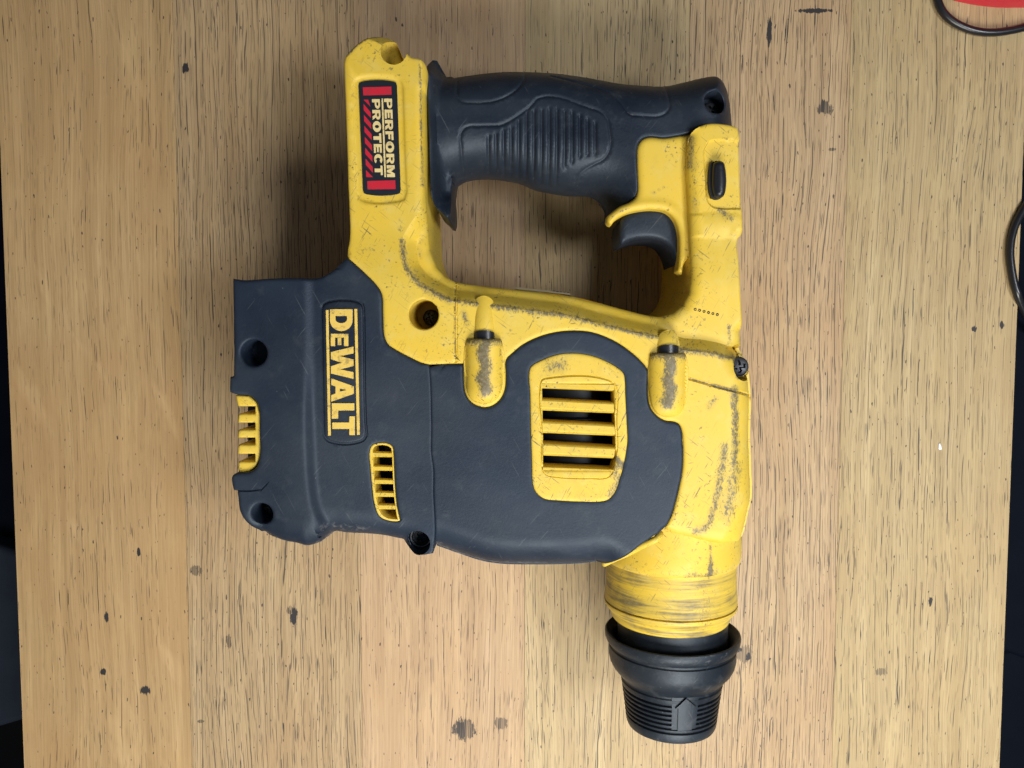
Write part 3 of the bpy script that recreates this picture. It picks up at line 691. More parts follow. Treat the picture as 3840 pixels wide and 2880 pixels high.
# ---- vents
def slat_parts(frame, slots_rows, z_hi, z_lo, mat, inward=1.0):
    """bars between slot rows: each a bevelled bar with its lower edge turned down"""
    for (a, b, c_, d_) in slots_rows:      # a=top-left b=top-right c_=bottom-right d_=bottom-left in mm
        q = [np.array(v) for v in (a, b, c_, d_)]
        def lerp(t): return q[0]*(1-t) + q[3]*t, q[1]*(1-t) + q[2]*t
        prof = [(0, z_lo), (0, z_hi - .9), (.06, z_hi - .35), (.16, z_hi), (.68, z_hi + .1), (.80, z_hi - .25), (1.0, z_hi - 2.2), (1.0, z_lo)]
        vs, fs = [], []
        for t, z in prof:
            l, r = lerp(t); vs += [(l[0], l[1], z), (r[0], r[1], z)]
        n = len(prof)
        for i in range(n):
            j = (i + 1) % n; fs.append((2*i, 2*j, 2*j+1, 2*i+1))
        fs.append(tuple(2*i for i in range(n))[::-1]); fs.append(tuple(2*i+1 for i in range(n)))
        link_mesh('slat', vs, fs, mat, frame, smooth_faces=False)
# main louvre
mv_hole = W(mp(G, [(1196, 800), (1935, 800), (1945, 1000), (1958, 1400), (1955, 1600)]) + mp(Hh, [(1925, 590), (1208, 590)]) + mp(G, [(1205, 1300)]), ZR)
mv_groove = smooth(W(mp(G, [(1175, 800), (1195, 755), (1240, 740), (1900, 765), (1945, 800), (1962, 1200), (1972, 1450)]) + mp(Hh, [(1950, 470), (1925, 600), (1880, 655), (1700, 668), (1350, 655), (1240, 630), (1205, 580)]) + mp(G, [(1190, 1300)]), ZR), step=.9)
def mv_z(V, d):
    z = ZR + .35 - drop(d, .9, .7)
    z = z - groove(V, mv_groove, .5, .45, True) + .35*sstep(-.2, .5, sdf(V, mv_groove))
    return z
mvent = puff('motor_vent', YEL_V, tool, mv_ol, mv_z, zbot=66, holes=[smooth(mv_hole, step=1.2)], sp=1.2, rings=(.1, .35, .9), pts=[along(mv_groove, (-.5, -.15, 0, .15, .5), closed=True)],
     wear=lambda V, d, z: np.maximum(.45*(1-sstep(0, 5, seg_dist(V, [(W(mp(G, [(1280, 620), (1400, 600)]), ZR), False)]))), np.maximum(.8*(1-sstep(0, 2.2, seg_dist(V, [(W(mp(Hh, [(1960, 470), (2030, 530)]), ZR), False)]))), .5*(1-sstep(0, 2.4, seg_dist(V, [(W(mp(Hh, [(1930, 640), (1960, 560), (1990, 700), (1900, 830)]), ZR), False)]))))))
rows = []
sl = [(G, 850, 930, 1200, 880, 968, 1925), (G, 1080, 1160, 1210, 1110, 1198, 1932), (G, 1315, 1390, 1218, 1345, 1432, 1942), (G, 1550, 1630, 1225, 1580, 1660, 1925)]
tops = [G(1196, 790), G(1935, 800)]
for i in range(5):
    if i < 4: _, t0, b0, xl, t1, b1, xr = sl[i]
    bot = [G(xl, t0), G(xr, t1)] if i < 4 else [Hh(1208, 600), Hh(1928, 600)]
    bump = 0
    r = W([tops[0], tops[1], bot[1], bot[0]], ZR + .2)
    # widen by a hair so that the bars bite into the frame walls
    r = [(r[0][0]-.5, r[0][1]), (r[1][0]+.5, r[1][1]), (r[2][0]+.5, r[2][1]), (r[3][0]-.5, r[3][1])]
    rows.append(r)
    if i < 4: tops = [G(xl, b0+28), G(xr, b1+28)]
slat_parts(mvent, rows, ZR + .5, 67.0, YEL_V)
q = np.array(mv_hole); lo, hi = q.min(0) - 3, q.max(0) + 3
boxmesh('vent_well', DARK, mvent, [(lo[0], lo[1]), (hi[0], lo[1]), (hi[0], hi[1]), (lo[0], hi[1])], 45, 46)
# side louvre on the rear cover
sv_hole = smooth(W(mp(F, [(1545, 500), (1575, 478), (1690, 476), (1730, 500), (1738, 560), (1745, 700), (1754, 900), (1772, 1100), (1796, 1240), (1690, 1225), (1630, 1180), (1590, 1080), (1562, 900), (1548, 700), (1540, 560)]), ZR), step=.8)
svent = puff('side_vent', YEL_V, tool, vent_ol, lambda V, d: ZR - .1 - drop(d, .35, .3) - drop(np.maximum(0, seg_dist(V, [(bot_rear, False)]) - 0), 12, 10), zbot=62, holes=[sv_hole], sp=0, rings=(.1, .35))
rows = []
for (y0, y1, a, b) in ((540, 600, 1542, 1742), (682, 742, 1548, 1746), (820, 880, 1556, 1754), (952, 1014, 1568, 1762), (1082, 1145, 1590, 1776)):
    r = W([F(a, y0), F(b, y0+6), F(b, y1+4), F(a, y1)], ZR-.5)
    rows.append([(r[0][0]-.4, r[0][1]), (r[1][0]+.4, r[1][1]), (r[2][0]+.4, r[2][1]), (r[3][0]-.4, r[3][1])])
for k, r in enumerate(rows):
    dr_ = float(drop(seg_dist([r[0]], [(bot_rear, False)]), 12, 10)[0])
    slat_parts(svent, [r], ZR - .6 - dr_, ZR - 2.9 - dr_, YEL_V)
q = np.array(sv_hole); lo, hi = q.min(0) - 1, q.max(0) + 1
# dark well lies in the rear cover's recess: cut by colour of a thin dark plate above the recess floor
boxmesh('vent_well', DARK, svent, [(lo[0], lo[1]), (hi[0], lo[1]), (hi[0], hi[1]), (lo[0], hi[1])], 44, 46)
lathe('motor', MOTOR, tool, [(P(0, 1860, 50)[1], 15), (P(0, 1850, 50)[1], 18.5), (P(0, 1560, 50)[1], 18.5), (P(0, 1555, 50)[1], 16), (P(0, 1500, 50)[1], 16), (P(0, 1495, 50)[1], 19), (P(0, 1440, 50)[1], 19), (P(0, 1435, 50)[1], 8)], P(2150, 1600, 50)[0], 44, 64)
# comb-like vent at the battery end
comb = mp(E, [(120, 1472), (255, 1480), (330, 1545), (358, 1625)]) + mp(F, [(364, 120), (364, 600), (332, 698), (262, 742), (152, 752)])
teeth = [(640, 558), (465, 390), (310, 235), (145, 65)]
for (yb, yt) in teeth:
    comb += [F(150, yb), F(322, yb), F(322, yt), F(146, yt)]
comb_w = W(comb, 76)
cv = puff('battery_vent', YEL, tool, smooth(comb_w, step=1.0, corner=35), lambda V, d: 76.3 - drop(d, .8, .6) - 1.5*sstep(-108, -114, V[:, 0]), zbot=58, sp=1.5, rings=(.1, .4, .8))
r = W(mp(F, [(195, 60), (330, 60), (335, 650), (195, 650)]), 60)
boxmesh('vent_well', DARK, cv, r, 52, 54)

# ---- screws and bosses
def screw(c, z, r, mat, parent, rot=0.3):
    def zf(V, d):
        q = V - np.array(c); a = math.cos(rot)*q[:, 0] + math.sin(rot)*q[:, 1]; b = -math.sin(rot)*q[:, 0] + math.cos(rot)*q[:, 1]
        x = ((np.abs(a) < r*.15) & (np.abs(b) < r*.6)) | ((np.abs(b) < r*.15) & (np.abs(a) < r*.6))
        return z + .9 - drop(d, r, .9) - np.where(x, 1.2, 0)
    puff('screw', mat, parent, circ(c, r, 28), zf, zbot=z - 6, sp=r*.14, rings=(.1, .3))
def off(px, z): return np.array(P(px[0], px[1], z))
screw(off(C(1148, 1358), 55), 54, 3.2, SCR, tool, .5)
screw(scr_n, 63.0, 3.9, SCR, tool, .2)
screw(scr_r, 65.4, 3.3, SCR, tool, .7)
lathe('washer', CHROME, tool, [(60, 3.4), (66.0, 3.4), (66.3, 3.6), (66.3, 4.1), (66.0, 4.4), (60, 4.4)], scr_r[0], scr_r[1], 40, axis='z', cap=False)
screw(off(F(440, 1160), 63), 63, 2.7, SCR, tool, .9)
def boss(w_fn, cx, hw, y0, y1, yt, tongue_y):
    """capsule-shaped sleeve holding a dark pin, with a domed tongue above it"""
    zb = ZP - 3
    ol = smooth(W(mp(w_fn, [(cx-hw, y0+30), (cx-hw+18, y0), (cx, y0-4), (cx+hw-18, y0), (cx+hw, y0+30), (cx+hw+2, y1-190), (cx+hw-25, y1-100), (cx+hw-80, y1-35), (cx, y1), (cx-hw+80, y1-35), (cx-hw+25, y1-100), (cx-hw, y1-190)]), ZP+2), step=.7, corner=40)
    cxw = P(*w_fn(cx, (y0+y1)/2)[:2], ZP+5)[0]
    hwm = hw/2.765*292/FOC
    yt_w = P(*w_fn(cx, y0)[:2], ZP+3)[1]
    def zf(V, d):
        u = np.clip(np.abs(V[:, 0] - cxw)/hwm, 0, 1)
        yend = P(*w_fn(cx, y1)[:2], ZP+2)[1]
        z = ZP - 1 + 5.6*np.sqrt(np.maximum(1 - (u*.97)**2, 0))
        z = z - drop(np.maximum(V[:, 1]-yend, 0), 6.5, 4.2)
        z = z - drop(np.maximum(yt_w - V[:, 1], 0), 1.2, 1.2)
        return z - drop(d, .5, .4)
    def wr(V, d, z):
        u = (V[:, 0] - cxw)/hwm
        yend = P(*w_fn(cx, y1)[:2], ZP+2)[1]
        s = (1 - sstep(.08, .62, np.abs(u - .02 + .08*np.sin(V[:, 1]*.7)))) * sstep(1.5, 5, V[:, 1]-yend)
        return np.maximum(s*.95, .75*(1-sstep(0, 5, yt_w - V[:, 1])))
    b = puff('screw_sleeve', YEL, tool, ol, zf, zbot=60, sp=.8, rings=(.1, .3, .6), wear=wr)
    pw = hw*.58
    pol = smooth(W(mp(w_fn, [(cx-pw+4, y0-12), (cx-pw+10, y0-66), (cx-pw+36, y0-80), (cx+pw-30, y0-80), (cx+pw-4, y0-66), (cx+pw, y0-12), (cx+pw, y0+14), (cx-pw, y0+14)]), ZP+1), step=.6, corner=60)
    pwm = pw/2.765*294/FOC
    puff('pin', BLK, b, pol, lambda V, d: ZP - 1.0 + 3.6*np.sqrt(np.maximum(1-(np.clip(np.abs(V[:, 0]-cxw-.2)/pwm, 0, 1)*.97)**2, 0)), zbot=66, sp=.6, rings=(.1, .3))
    tol = smooth(W(mp(w_fn, [(cx-pw-12, y0-74), (cx-pw-6, tongue_y+90), (cx-pw+20, tongue_y+35), (cx-30, tongue_y), (cx+30, tongue_y), (cx+pw-24, tongue_y+35), (cx+pw-2, tongue_y+90), (cx+pw+8, y0-74)]), ZP), step=.7, corner=55)
    yt2 = P(*w_fn(cx, y0-60)[:2], ZP)[1]; yt3 = P(*w_fn(cx, tongue_y)[:2], ZP)[1]
    puff('tongue', YEL, b, tol, lambda V, d: ZP - 2.2 + 4.2*np.sqrt(np.maximum(1-(np.clip(np.abs(V[:, 0]-cxw)/(pwm*1.06), 0, 1)*.98)**2, 0)) - 2.5*np.clip((V[:, 1]-yt2)/(yt3-yt2), 0, 1)**2, zbot=66, sp=.9, rings=(.1, .4))
    return b
boss(G, 592, 190, 335, 1012, 0, -110)
boss(I, 856, 190, 482, 1152, 0, 245)

# ---- badge on the rear cover
def arc(cx, cy, rx, ry, a0, a1, n=8):
    return [(cx + rx*math.cos(math.radians(a0+(a1-a0)*i/n)), cy + ry*math.sin(math.radians(a0+(a1-a0)*i/n))) for i in range(n+1)]
def glyph(ch, s=.33, b=.24):
    h = []
    if ch == 'D':
        o = [(0, 0), (.5, 0)] + arc(.5, .5, .5, .5, -90, 90, 14)[1:] + [(0, 1)]
        h = [[(s, b)] + arc(.46, .5, .18, .5-b, -90, 90, 8) + [(s, 1-b)]]
    elif ch == 'E': o = [(0, 0), (1, 0), (1, b), (s, b), (s, .5-b*.42), (.92, .5-b*.42), (.92, .5+b*.42), (s, .5+b*.42), (s, 1-b), (1, 1-b), (1, 1), (0, 1)]
    elif ch == 'F': o = [(0, 0), (s, 0), (s, .5-b*.55), (.9, .5-b*.55), (.9, .5+b*.4), (s, .5+b*.4), (s, 1-b), (1, 1-b), (1, 1), (0, 1)]
    elif ch == 'L': o = [(0, 0), (1, 0), (1, b*1.15), (s*1.5, b*1.15), (s*1.5, 1), (0, 1)]
    elif ch == 'T': o = [(.5-s*.55, 0), (.5+s*.55, 0), (.5+s*.55, 1-b), (1, 1-b), (1, 1), (0, 1), (0, 1-b), (.5-s*.55, 1-b)]
    elif ch == 'W': o = [(.17, 0), (.39, 0), (.5, .48), (.61, 0), (.83, 0), (1, 1), (.79, 1), (.705, .40), (.60, 1), (.40, 1), (.295, .40), (.21, 1), (0, 1)]
    elif ch == 'A':
        o = [(0, 0), (.28, 0), (.35, .19), (.65, .19), (.72, 0), (1, 0), (.66, 1), (.34, 1)]
        h = [[(.43, .38), (.57, .38), (.5, .66)]]
    elif ch == 'P':
        o = [(0, 0), (s, 0), (s, .34), (.6, .34)] + arc(.6, .67, .4, .33, -90, 90, 10)[1:] + [(0, 1)]
        h = [[(s, .55)] + arc(.58, .67, .14, .12, -90, 90, 6) + [(s, .79)]]
    elif ch == 'R':
        o = [(0, 0), (s, 0), (s, .36), (.45, .36), (.66, 0), (1, 0), (.76, .4)] + arc(.6, .69, .38, .31, -60, 90, 9) + [(0, 1)]
        h = [[(s, .57)] + arc(.56, .685, .13, .115, -90, 90, 6) + [(s, .80)]]
    elif ch == 'O':
        o = arc(.5, .5, .5, .53, 0, 345, 23); h = [arc(.5, .5, .5-s*1.02, .27, 0, 340, 17)]
    elif ch == 'C':
        o = arc(.5, .5, .5, .53, 38, 322, 18) + arc(.5, .5, .5-s*1.02, .27, 318, 42, 12)
    elif ch == 'M':
        o = [(0, 0), (s*.8, 0), (s*.8, .58), (.42, 0), (.58, 0), (1-s*.8, .58), (1-s*.8, 0), (1, 0), (1, 1), (.70, 1), (.5, .52), (.30, 1), (0, 1)]
    return o, h
def put_letter(ch, quad, z, mat, parent, s, b, hgt=.22):
    """quad: image corners for (text x0,y0) (x1,y0) (x1,y1) (x0,y1), in mm"""
    q = [np.array(v) for v in quad]
    def m(p): x, y = p; return tuple(q[0]*(1-x)*(1-y) + q[1]*x*(1-y) + q[2]*x*y + q[3]*(1-x)*y)
    o, h = glyph(ch, s, b)
    puff('letter', mat, parent, [m(p) for p in o], lambda V, d: z + hgt + 0*d, zbot=z-.1, holes=[[m(p) for p in x] for x in h], sp=0, sharp=30)
ZB = ZR + .45
badge = puff('badge', BADGE, tool, [tuple(p) for p in np.array(bdg)*.985 + np.array(bdg).mean(0)*.015], lambda V, d: ZB - drop(d, .8, .5), zbot=70, sp=3, rings=(.1, .4, .8))
for ch, x0, x1, y0, y1 in (('D', 1100, 1340, 580, 806), ('E', 1108, 1296, 834, 962), ('W', 1110, 1350, 966, 1302), ('A', 1113, 1353, 1296, 1538), ('L', 1119, 1358, 1554, 1714), ('T', 1124, 1364, 1690, 1884)):
    x1 -= 6; put_letter(ch, W([E(x0, y0), E(x0, y1), E(x1, y1), E(x1, y0)], ZB), ZB, PRINT, badge, .31, .245)
for q in ([(1057, 588), (1084, 588), (1109, 1888), (1081, 1890)], [(1353, 577), (1382, 577), (1409, 1880), (1380, 1882)]):
    boxmesh('stripe', PRINT, badge, W(mp(E, q), ZB), ZB - .1, ZB + .22)

# ---- printed label on the strut
ZS = ZP - 2.0 - .35
lq = W([A(400, 570), A(795, 570), A(838, 1734), A(447, 1734)], ZS)
lab_ol = smooth(W(mp(A, [(400, 610), (408, 582), (435, 570), (765, 570), (788, 580), (797, 610), (798.5, 650), (834.5, 1650), (836, 1690), (828, 1724), (806, 1734), (478, 1736), (455, 1726), (446, 1695), (444.4, 1655), (401.6, 650)]), ZS), step=1.2)
label = puff('warning_label', INK, tool, lab_ol, lambda V, d: ZS + 0*d, zbot=70, sp=0)
def LQ(pts): return W(mp(A, pts), ZS)
for q in ([(445, 630), (740, 622), (743, 706), (450, 713)], [(490, 1601), (780, 1593), (785, 1684), (493, 1688)]):
    boxmesh('red_bar', RED, label, LQ(q), ZS - .1, ZS + .12)
def strip(x, y):                         # left red hatch band leans with the label
    return (x + (y - 755)*.037, y)
for k in range(8):
    y = 712 + k*113.5
    q = [(450, y-25), (521, y+62), (521, y+124), (450, y+42)]
    q = [(a, min(max(b, 755), 1562)) for a, b in q]
    if k == 0: q = [(452, 757), (500, 757), (521, 832)]
    if k == 7: q = [(450, 1487), (521, 1560), (450, 1560)]
    boxmesh('red_hatch', RED, label, LQ([strip(*p) for p in q]), ZS - .1, ZS + .12)
boxmesh('rule', CREAM, label, LQ([(638, 745), (654, 745), (686, 1560), (668, 1560)]), ZS - .1, ZS + .12)
def word(txt, widths, xl, xr, y0, y1):
    tot = sum(widths) + .13*(len(widths)-1); y = y0
    for ch, wd in zip(txt, widths):
        L = wd/tot*(y1-y0); sh = lambda yy: (yy-745)*.040
        q = [(xl+sh(y), y), (xl+sh(y+L), y+L), (xr+sh(y+L), y+L), (xr+sh(y), y)]
        put_letter(ch, LQ(q), ZS, CREAM, label, .34, .255, .12)
        y += L + .13/tot*(y1-y0)
word('PERFORM', (1, .92, 1.04, .9, 1.15, 1.04, 1.22), 664, 746, 747, 1560)
word('PROTECT', (1, 1.04, 1.15, 1, .92, 1.08, 1), 538, 620, 752, 1540)

# ---- grip
grip_top = W(mp(A, [(1108, 480, 60), (1130, 424, 56), (1180, 398, 52), (1230, 412, 50), (1268, 460, 50), (1312, 518, 50), (1420, 534, 46), (1600, 507, 46), (1900, 485, 45), (2100, 484, 45)]) +
             mp(B, [(60, 213), (300, 232), (600, 276), (900, 330), (1150, 351), (1350, 355), (1550, 312), (1750, 265), (1860, 255), (1932, 300), (1990, 400), (2022, 520), (2042, 700), (2050, 826)]), 45)
grip_bnd = W(mp(B, [(1950, 802, 66), (1700, 802, 66)]), 66) + seamG_w
grip_bot = W(mp(D, [(762, 335, 50), (752, 240, 46), (690, 135), (600, 84), (400, 76), (200, 50), (0, 4)]) + mp(A, [(2100, 1612), (1950, 1578), (1750, 1556), (1600, 1562), (1480, 1592), (1410, 1645)]) +
             mp(C, [(1388, 40, 45), (1388, 220, 44), (1386, 340, 43), (1372, 392, 43), (1345, 385, 43), (1300, 335, 46), (1212, 230, 56), (1165, 100, 62)]) + mp(A, [(1142, 1500, 66), (1118, 900, 67), (1104, 600, 65)]), 45)
grip_ol = smooth(grip_top + grip_bnd + grip_bot, step=1.0)
gp = np.array(grip_ol)
free = np.array(smooth(grip_top[5:], closed=False, step=2)); free2 = np.array(smooth(grip_bot[:14], closed=False, step=2))
fl_x0 = P(*A(1104, 800)[:2], 66)[0]
def WZ(fn, pts, z=60): return smooth(W(mp(fn, pts), z), closed=False, step=1)
g_lines = [WZ(A, [(1435, 540, 54), (1425, 640, 58), (1430, 740, 60), (1470, 785, 61), (1560, 800, 61), (1800, 785, 61), (1930, 745, 60), (2050, 660, 59), (2110, 580, 57), (2125, 495, 50)]),
           WZ(A, [(1510, 1590, 50), (1480, 1450, 56), (1462, 1250, 61), (1458, 1120, 62), (1500, 1055, 62), (1700, 1030, 62), (1880, 1020, 62), (2050, 930, 62), (2170, 850, 61)]) + WZ(B, [(40, 480, 61), (150, 455, 61), (300, 475, 61), (500, 550, 61), (700, 625, 61), (760, 690, 61), (785, 780, 62), (790, 1000, 62), (740, 1085, 62), (620, 1150, 61), (520, 1210, 60), (450, 1290, 58), (420, 1380, 52)]),
           WZ(B, [(180, 275, 52), (400, 330, 54), (600, 375, 56), (800, 440, 58), (900, 530, 60), (990, 635, 61), (1150, 662, 61), (1320, 655, 61), (1385, 610, 60), (1400, 530, 59), (1375, 420, 56), (1350, 360, 50)])]
ribl = []
for k in range(15):
    x = 1745 + k*79.0                                     # window A units
    t = k/14
    yt = np.interp(k, [0, 3, 5, 8, 11, 14], [1150, 1060, 900, 860, 900, 1010])
    yb = np.interp(k, [0, 3, 6, 9, 10, 11, 12, 14], [1480, 1530, 1590, 1640, 1480, 1400, 1350, 1320])
    ribl.append(W([A(x, yt, 62), A(x, min(yb, 1440), 61), A(x, yb, 56)], 61))
gs = np.array(P(*B(1850, 545)[:2], 58)); gr = 118/2.765*310/FOC
def grip_z(V, d):
    df = np.minimum(seg_dist(V, [(free, False)]), seg_dist(V, [(free2, False)]))
    t = np.clip(1 - df/19.0, 0, 1)
    z = 43.0 + 20.0*np.maximum(1 - t**2.3, 0)**(1/2.0)
    z = z + 3.0*sstep(P(2500, 400, 60)[0], P(2700, 400, 60)[0], V[:, 0])*sstep(0, 12, df)
    z = z - drop(d, 1.0, .8)*(df > 1.2)
    # end flange
    fx = V[:, 0] - fl_x0
    yy = (V[:, 1] - P(1600, 800, 60)[1])
    ztop = np.minimum(67.5, 52 + 1.1*np.minimum(np.maximum(yy + 14, -8), 100)) ; ztop = np.where(V[:, 1] > P(1600, 300, 60)[1], 67.5 - (V[:, 1]-P(1600, 300, 60)[1])*1.2, ztop)
    fz = ztop - 12*sstep(1.2, 6.5, fx) - drop(d, 1.2, 1.0)
    z = np.where(fx < 9, np.maximum(np.minimum(z, ztop), fz), z)
    for l in g_lines: z = z - groove(V, l, .6, .5)
    for l in ribl: z = z - groove(V, l, .8, .7)
    hr = np.linalg.norm(V - gs, axis=1)
    z = np.where(hr < gr - .15, np.minimum(z, 52), z - drop(np.maximum(hr-gr, 0), 1, .6))
    return np.maximum(z, 42.2)
grip = puff('grip', GRIP, tool, grip_ol, grip_z, sp=.8, mirror=True, rings=(.08, .3, .8, 1.6, 2.8, 4.2), sharp=60,
     pts=[along(l, (-.8, -.3, 0, .3, .8), .6) for l in g_lines] + [along(l, (-.95, -.5, -.2, .2, .5, .95), .8) for l in ribl] + [ring_pts(gs, gr)],
     wear=lambda V, d, z: np.maximum(.42*(1-sstep(0, .7, seg_dist(V, [(l, False) for l in g_lines]))), 0))
screw(off(B(1840, 590), 54), 53.5, 3.1, SCR, grip, .6)

# ---- trigger and direction switch
trig_ol = smooth(W(mp(D, [(900, 420), (912, 345), (970, 285), (1100, 240), (1250, 228), (1400, 250), (1490, 330), (1530, 450), (1530, 600), (1512, 760), (1480, 812), (1462, 740), (1425, 650), (1370, 585), (1290, 548), (1180, 536), (1050, 552), (960, 585), (920, 600), (903, 575)]), 58), step=.8, corner=70)
tr_ctr = smooth(W(mp(D, [(1480, 812), (1462, 740), (1425, 650), (1370, 585), (1290, 548), (1180, 536), (1050, 552), (930, 600)]), 58), closed=False)
puff('trigger', GRIP, tool, trig_ol, lambda V, d: 58.0 - drop(d, 2.2, 2.0) - drop(seg_dist(V, [(tr_ctr, False)]), 6, 1.0), zbot=33, sp=.9, rings=(.1, .4, .9, 1.6, 2.4, 3.2))
sw_ol = smooth(W(mp(B, [(1852, 1200), (1862, 1145), (1912, 1116), (1962, 1135), (1984, 1200), (1988, 1420), (1965, 1486), (1920, 1506), (1870, 1486), (1852, 1420)]), 70), step=.7)
sw_c = np.array(sw_ol).mean(0)
puff('switch_surround', DARK, tool, [tuple(p) for p in (np.array(sw_ol)-sw_c)*np.array([1.16, 1.03]) + sw_c + np.array([-.5, 0])], lambda V, d: 69.7 + 0*d, zbot=60, sp=0)
puff('direction_switch', BLK, tool, sw_ol, lambda V, d: 73.0 - drop(d, 2.6, 2.4), zbot=62, sp=.8, rings=(.1, .4, 1, 1.8, 2.6))

# ---- nose: drum, barrel and chuck, turned about one axis
AX = P(2513, 2200, ZC)[0]
def ky(y): return P(2513, 2200 + y/2.765, ZC)[1]
def jy(y): return P(2513, 1650 + y/2.765, ZC)[1]
def px(r): return r/2.765*(H-ZC)/FOC
nose = lathe('nose_drum', YEL, tool, [(jy(700), px(700)), (jy(900), px(712)), (jy(1060), px(716)), (jy(1160), px(713)), (jy(1200), px(706)), (jy(1222), px(690)), (jy(1226), px(640))], AX, ZC, 120, sharp=50,
    wear=lambda i, s, a: .85*(1-float(sstep(.0, .06, abs(a-.36)))) * (1 if s < jy(980) else .4) + .55*(1-float(sstep(0, 3, abs(s-jy(1195)))))*(1 if a < .5 else .5))
bp = [(jy(1100), px(672))] + [(jy(1230+k*40), px(672 + k*.4)) for k in range(5)] + [(ky(0), px(678)), (ky(70), px(682)), (ky(104), px(688)), (ky(112), px(688)), (ky(117), px(662)), (ky(125), px(662)), (ky(130), px(690)), (ky(158), px(689)), (ky(178), px(676)), (ky(212), px(642)), (ky(240), px(625)), (ky(272), px(620)), (ky(300), px(606)), (ky(314), px(590)), (ky(316), px(520))]
lathe('barrel', YEL_B, tool, bp, AX, ZC, 120, sharp=35, wear=lambda i, s, a: .30*(1-float(sstep(0, .30, abs(a-.33 if a < 3 else a-6.28-.33)))))
AX2 = P(2518, 2500, ZC)[0]
lathe('chuck_sleeve', CHUCK, tool, [(ky(290), px(575)), (ky(480), px(572)), (ky(600), px(570)), (ky(760), px(560))], AX2, ZC, 96)
cp = [(ky(700), px(575)), (ky(560), px(585)), (ky(500), px(615)), (ky(455), px(668)), (ky(445), px(690)), (ky(452), px(702)), (ky(475), px(706)), (ky(510), px(702)), (ky(545), px(688)), (ky(568), px(668)), (ky(580), px(650)), (ky(598), px(649)), (ky(610), px(662)), (ky(700), px(662)),
      (ky(760), px(648)), (ky(810), px(622)), (ky(860), px(580)), (ky(890), px(552)), (ky(910), px(534)), (ky(925), px(520)), (ky(940), px(520)), (ky(952), px(531)), (ky(970), px(528))]
y = 970; nr = 7; pitch = 47
ribpos = []
for k in range(nr):
    for t, dr_ in ((.12, 0), (.32, -2), (.48, -25), (.72, -25), (.92, -2)):
        yy = 985 + (k + t)*pitch; rad = 526 - (yy-970)*.135
        cp.append((ky(yy), px(rad + dr_)))
cp += [(ky(1325), px(478)), (ky(1375), px(470)), (ky(1400), px(458)), (ky(1414), px(432)), (ky(1418), px(400)), (ky(1418), px(200))]
chuck = lathe('chuck', CHUCK, tool, cp, AX2, ZC, 128, sharp=32, wear=lambda i, s, a: (.34 if 5 <= i <= 8 and (a < .7 or a > 5.6) else (.36 if i > 23 and i % 5 in (0, 4) else .1)))
# smooth pad with a raised arrow, wrapped on the chuck
def conrad(yw):
    s0, s1 = ky(970), ky(1325); t = (yw - s0)/(s1 - s0); return px(526) + (px(478) - px(526))*t
def wrap(poly, off_, name, mat, parent, thick=1.6, n=10):
    """poly in (angle, y) wrapped on the cone"""
    P2 = [np.array(p) for p in poly]
    def conv(p, o): r = conrad(p[1]) + o; return (AX2 + r*math.sin(p[0]), p[1], ZC + r*math.cos(p[0]))
    dens = []
    for a, b in zip(P2, P2[1:]+P2[:1]):
        for k in range(n): dens.append(a + (b-a)*k/n)
    pv = [Vector((p[0]*16, p[1])) for p in dens]; ne = len(pv)
    lo = np.array(dens).min(0); hi = np.array(dens).max(0)
    gx = [(x, yv) for x in np.linspace(lo[0], hi[0], 12)[1:-1] for yv in np.linspace(lo[1], hi[1], 10)[1:-1]]
    lp = [(p[0]*16, p[1]) for p in dens]
    gx = [g for g in gx if inside([(g[0]*16, g[1])], lp)[0]]
    vo, _, fo, _, _, _ = geometry.delaunay_2d_cdt(pv + [Vector((g[0]*16, g[1])) for g in gx], [(i, (i+1) % ne) for i in range(ne)], [], 0, 1e-5)
    V = np.array([tuple(v) for v in vo]); T = [f for f in fo if inside([V[list(f)].mean(0)], lp)[0]]
    vs = [conv((v[0]/16, v[1]), off_) for v in V] + [conv((v[0]/16, v[1]), off_-thick) for v in V]
    nV = len(V); cnt = set(); fs = []
    for f in T:
        a, b, c = V[f[0]], V[f[1]], V[f[2]]
        if (b[0]-a[0])*(c[1]-a[1])-(b[1]-a[1])*(c[0]-a[0]) < 0: f = f[::-1]
        fs.append(tuple(f)); fs.append(tuple(i+nV for i in f[::-1]))
        for i in range(3): cnt.add((f[i], f[(i+1) % 3]))
    for e in list(cnt):
        if (e[1], e[0]) not in cnt: fs.append((e[1], e[0], e[0]+nV, e[1]+nV))
    return link_mesh(name, vs, fs, mat, parent, smooth_faces=35)
def ang(xk): return math.asin(max(-1, min(1, (xk - 1251)/2.765*.105/ (px(500)+ .5))))
def ytop(yk): # window row at the crown of the chuck -> position along the axis
    return P(2560, 2200 + yk/2.765, ZC + 18.5)[1]
wrap([(ang(1150), ytop(1120)), (ang(1150), ytop(1472)), (ang(1420), ytop(1465)), (ang(1425), ytop(1115))], px(1), 'arrow_pad', CHUCK, chuck)
wrap([(ang(1213), ytop(1470)), (ang(1213), ytop(1222)), (ang(1183), ytop(1232)), (ang(1285), ytop(1120)), (ang(1398), ytop(1222)), (ang(1365), ytop(1218)), (ang(1365), ytop(1466))][::-1], px(1)+.9, 'arrow', CHUCK, chuck)

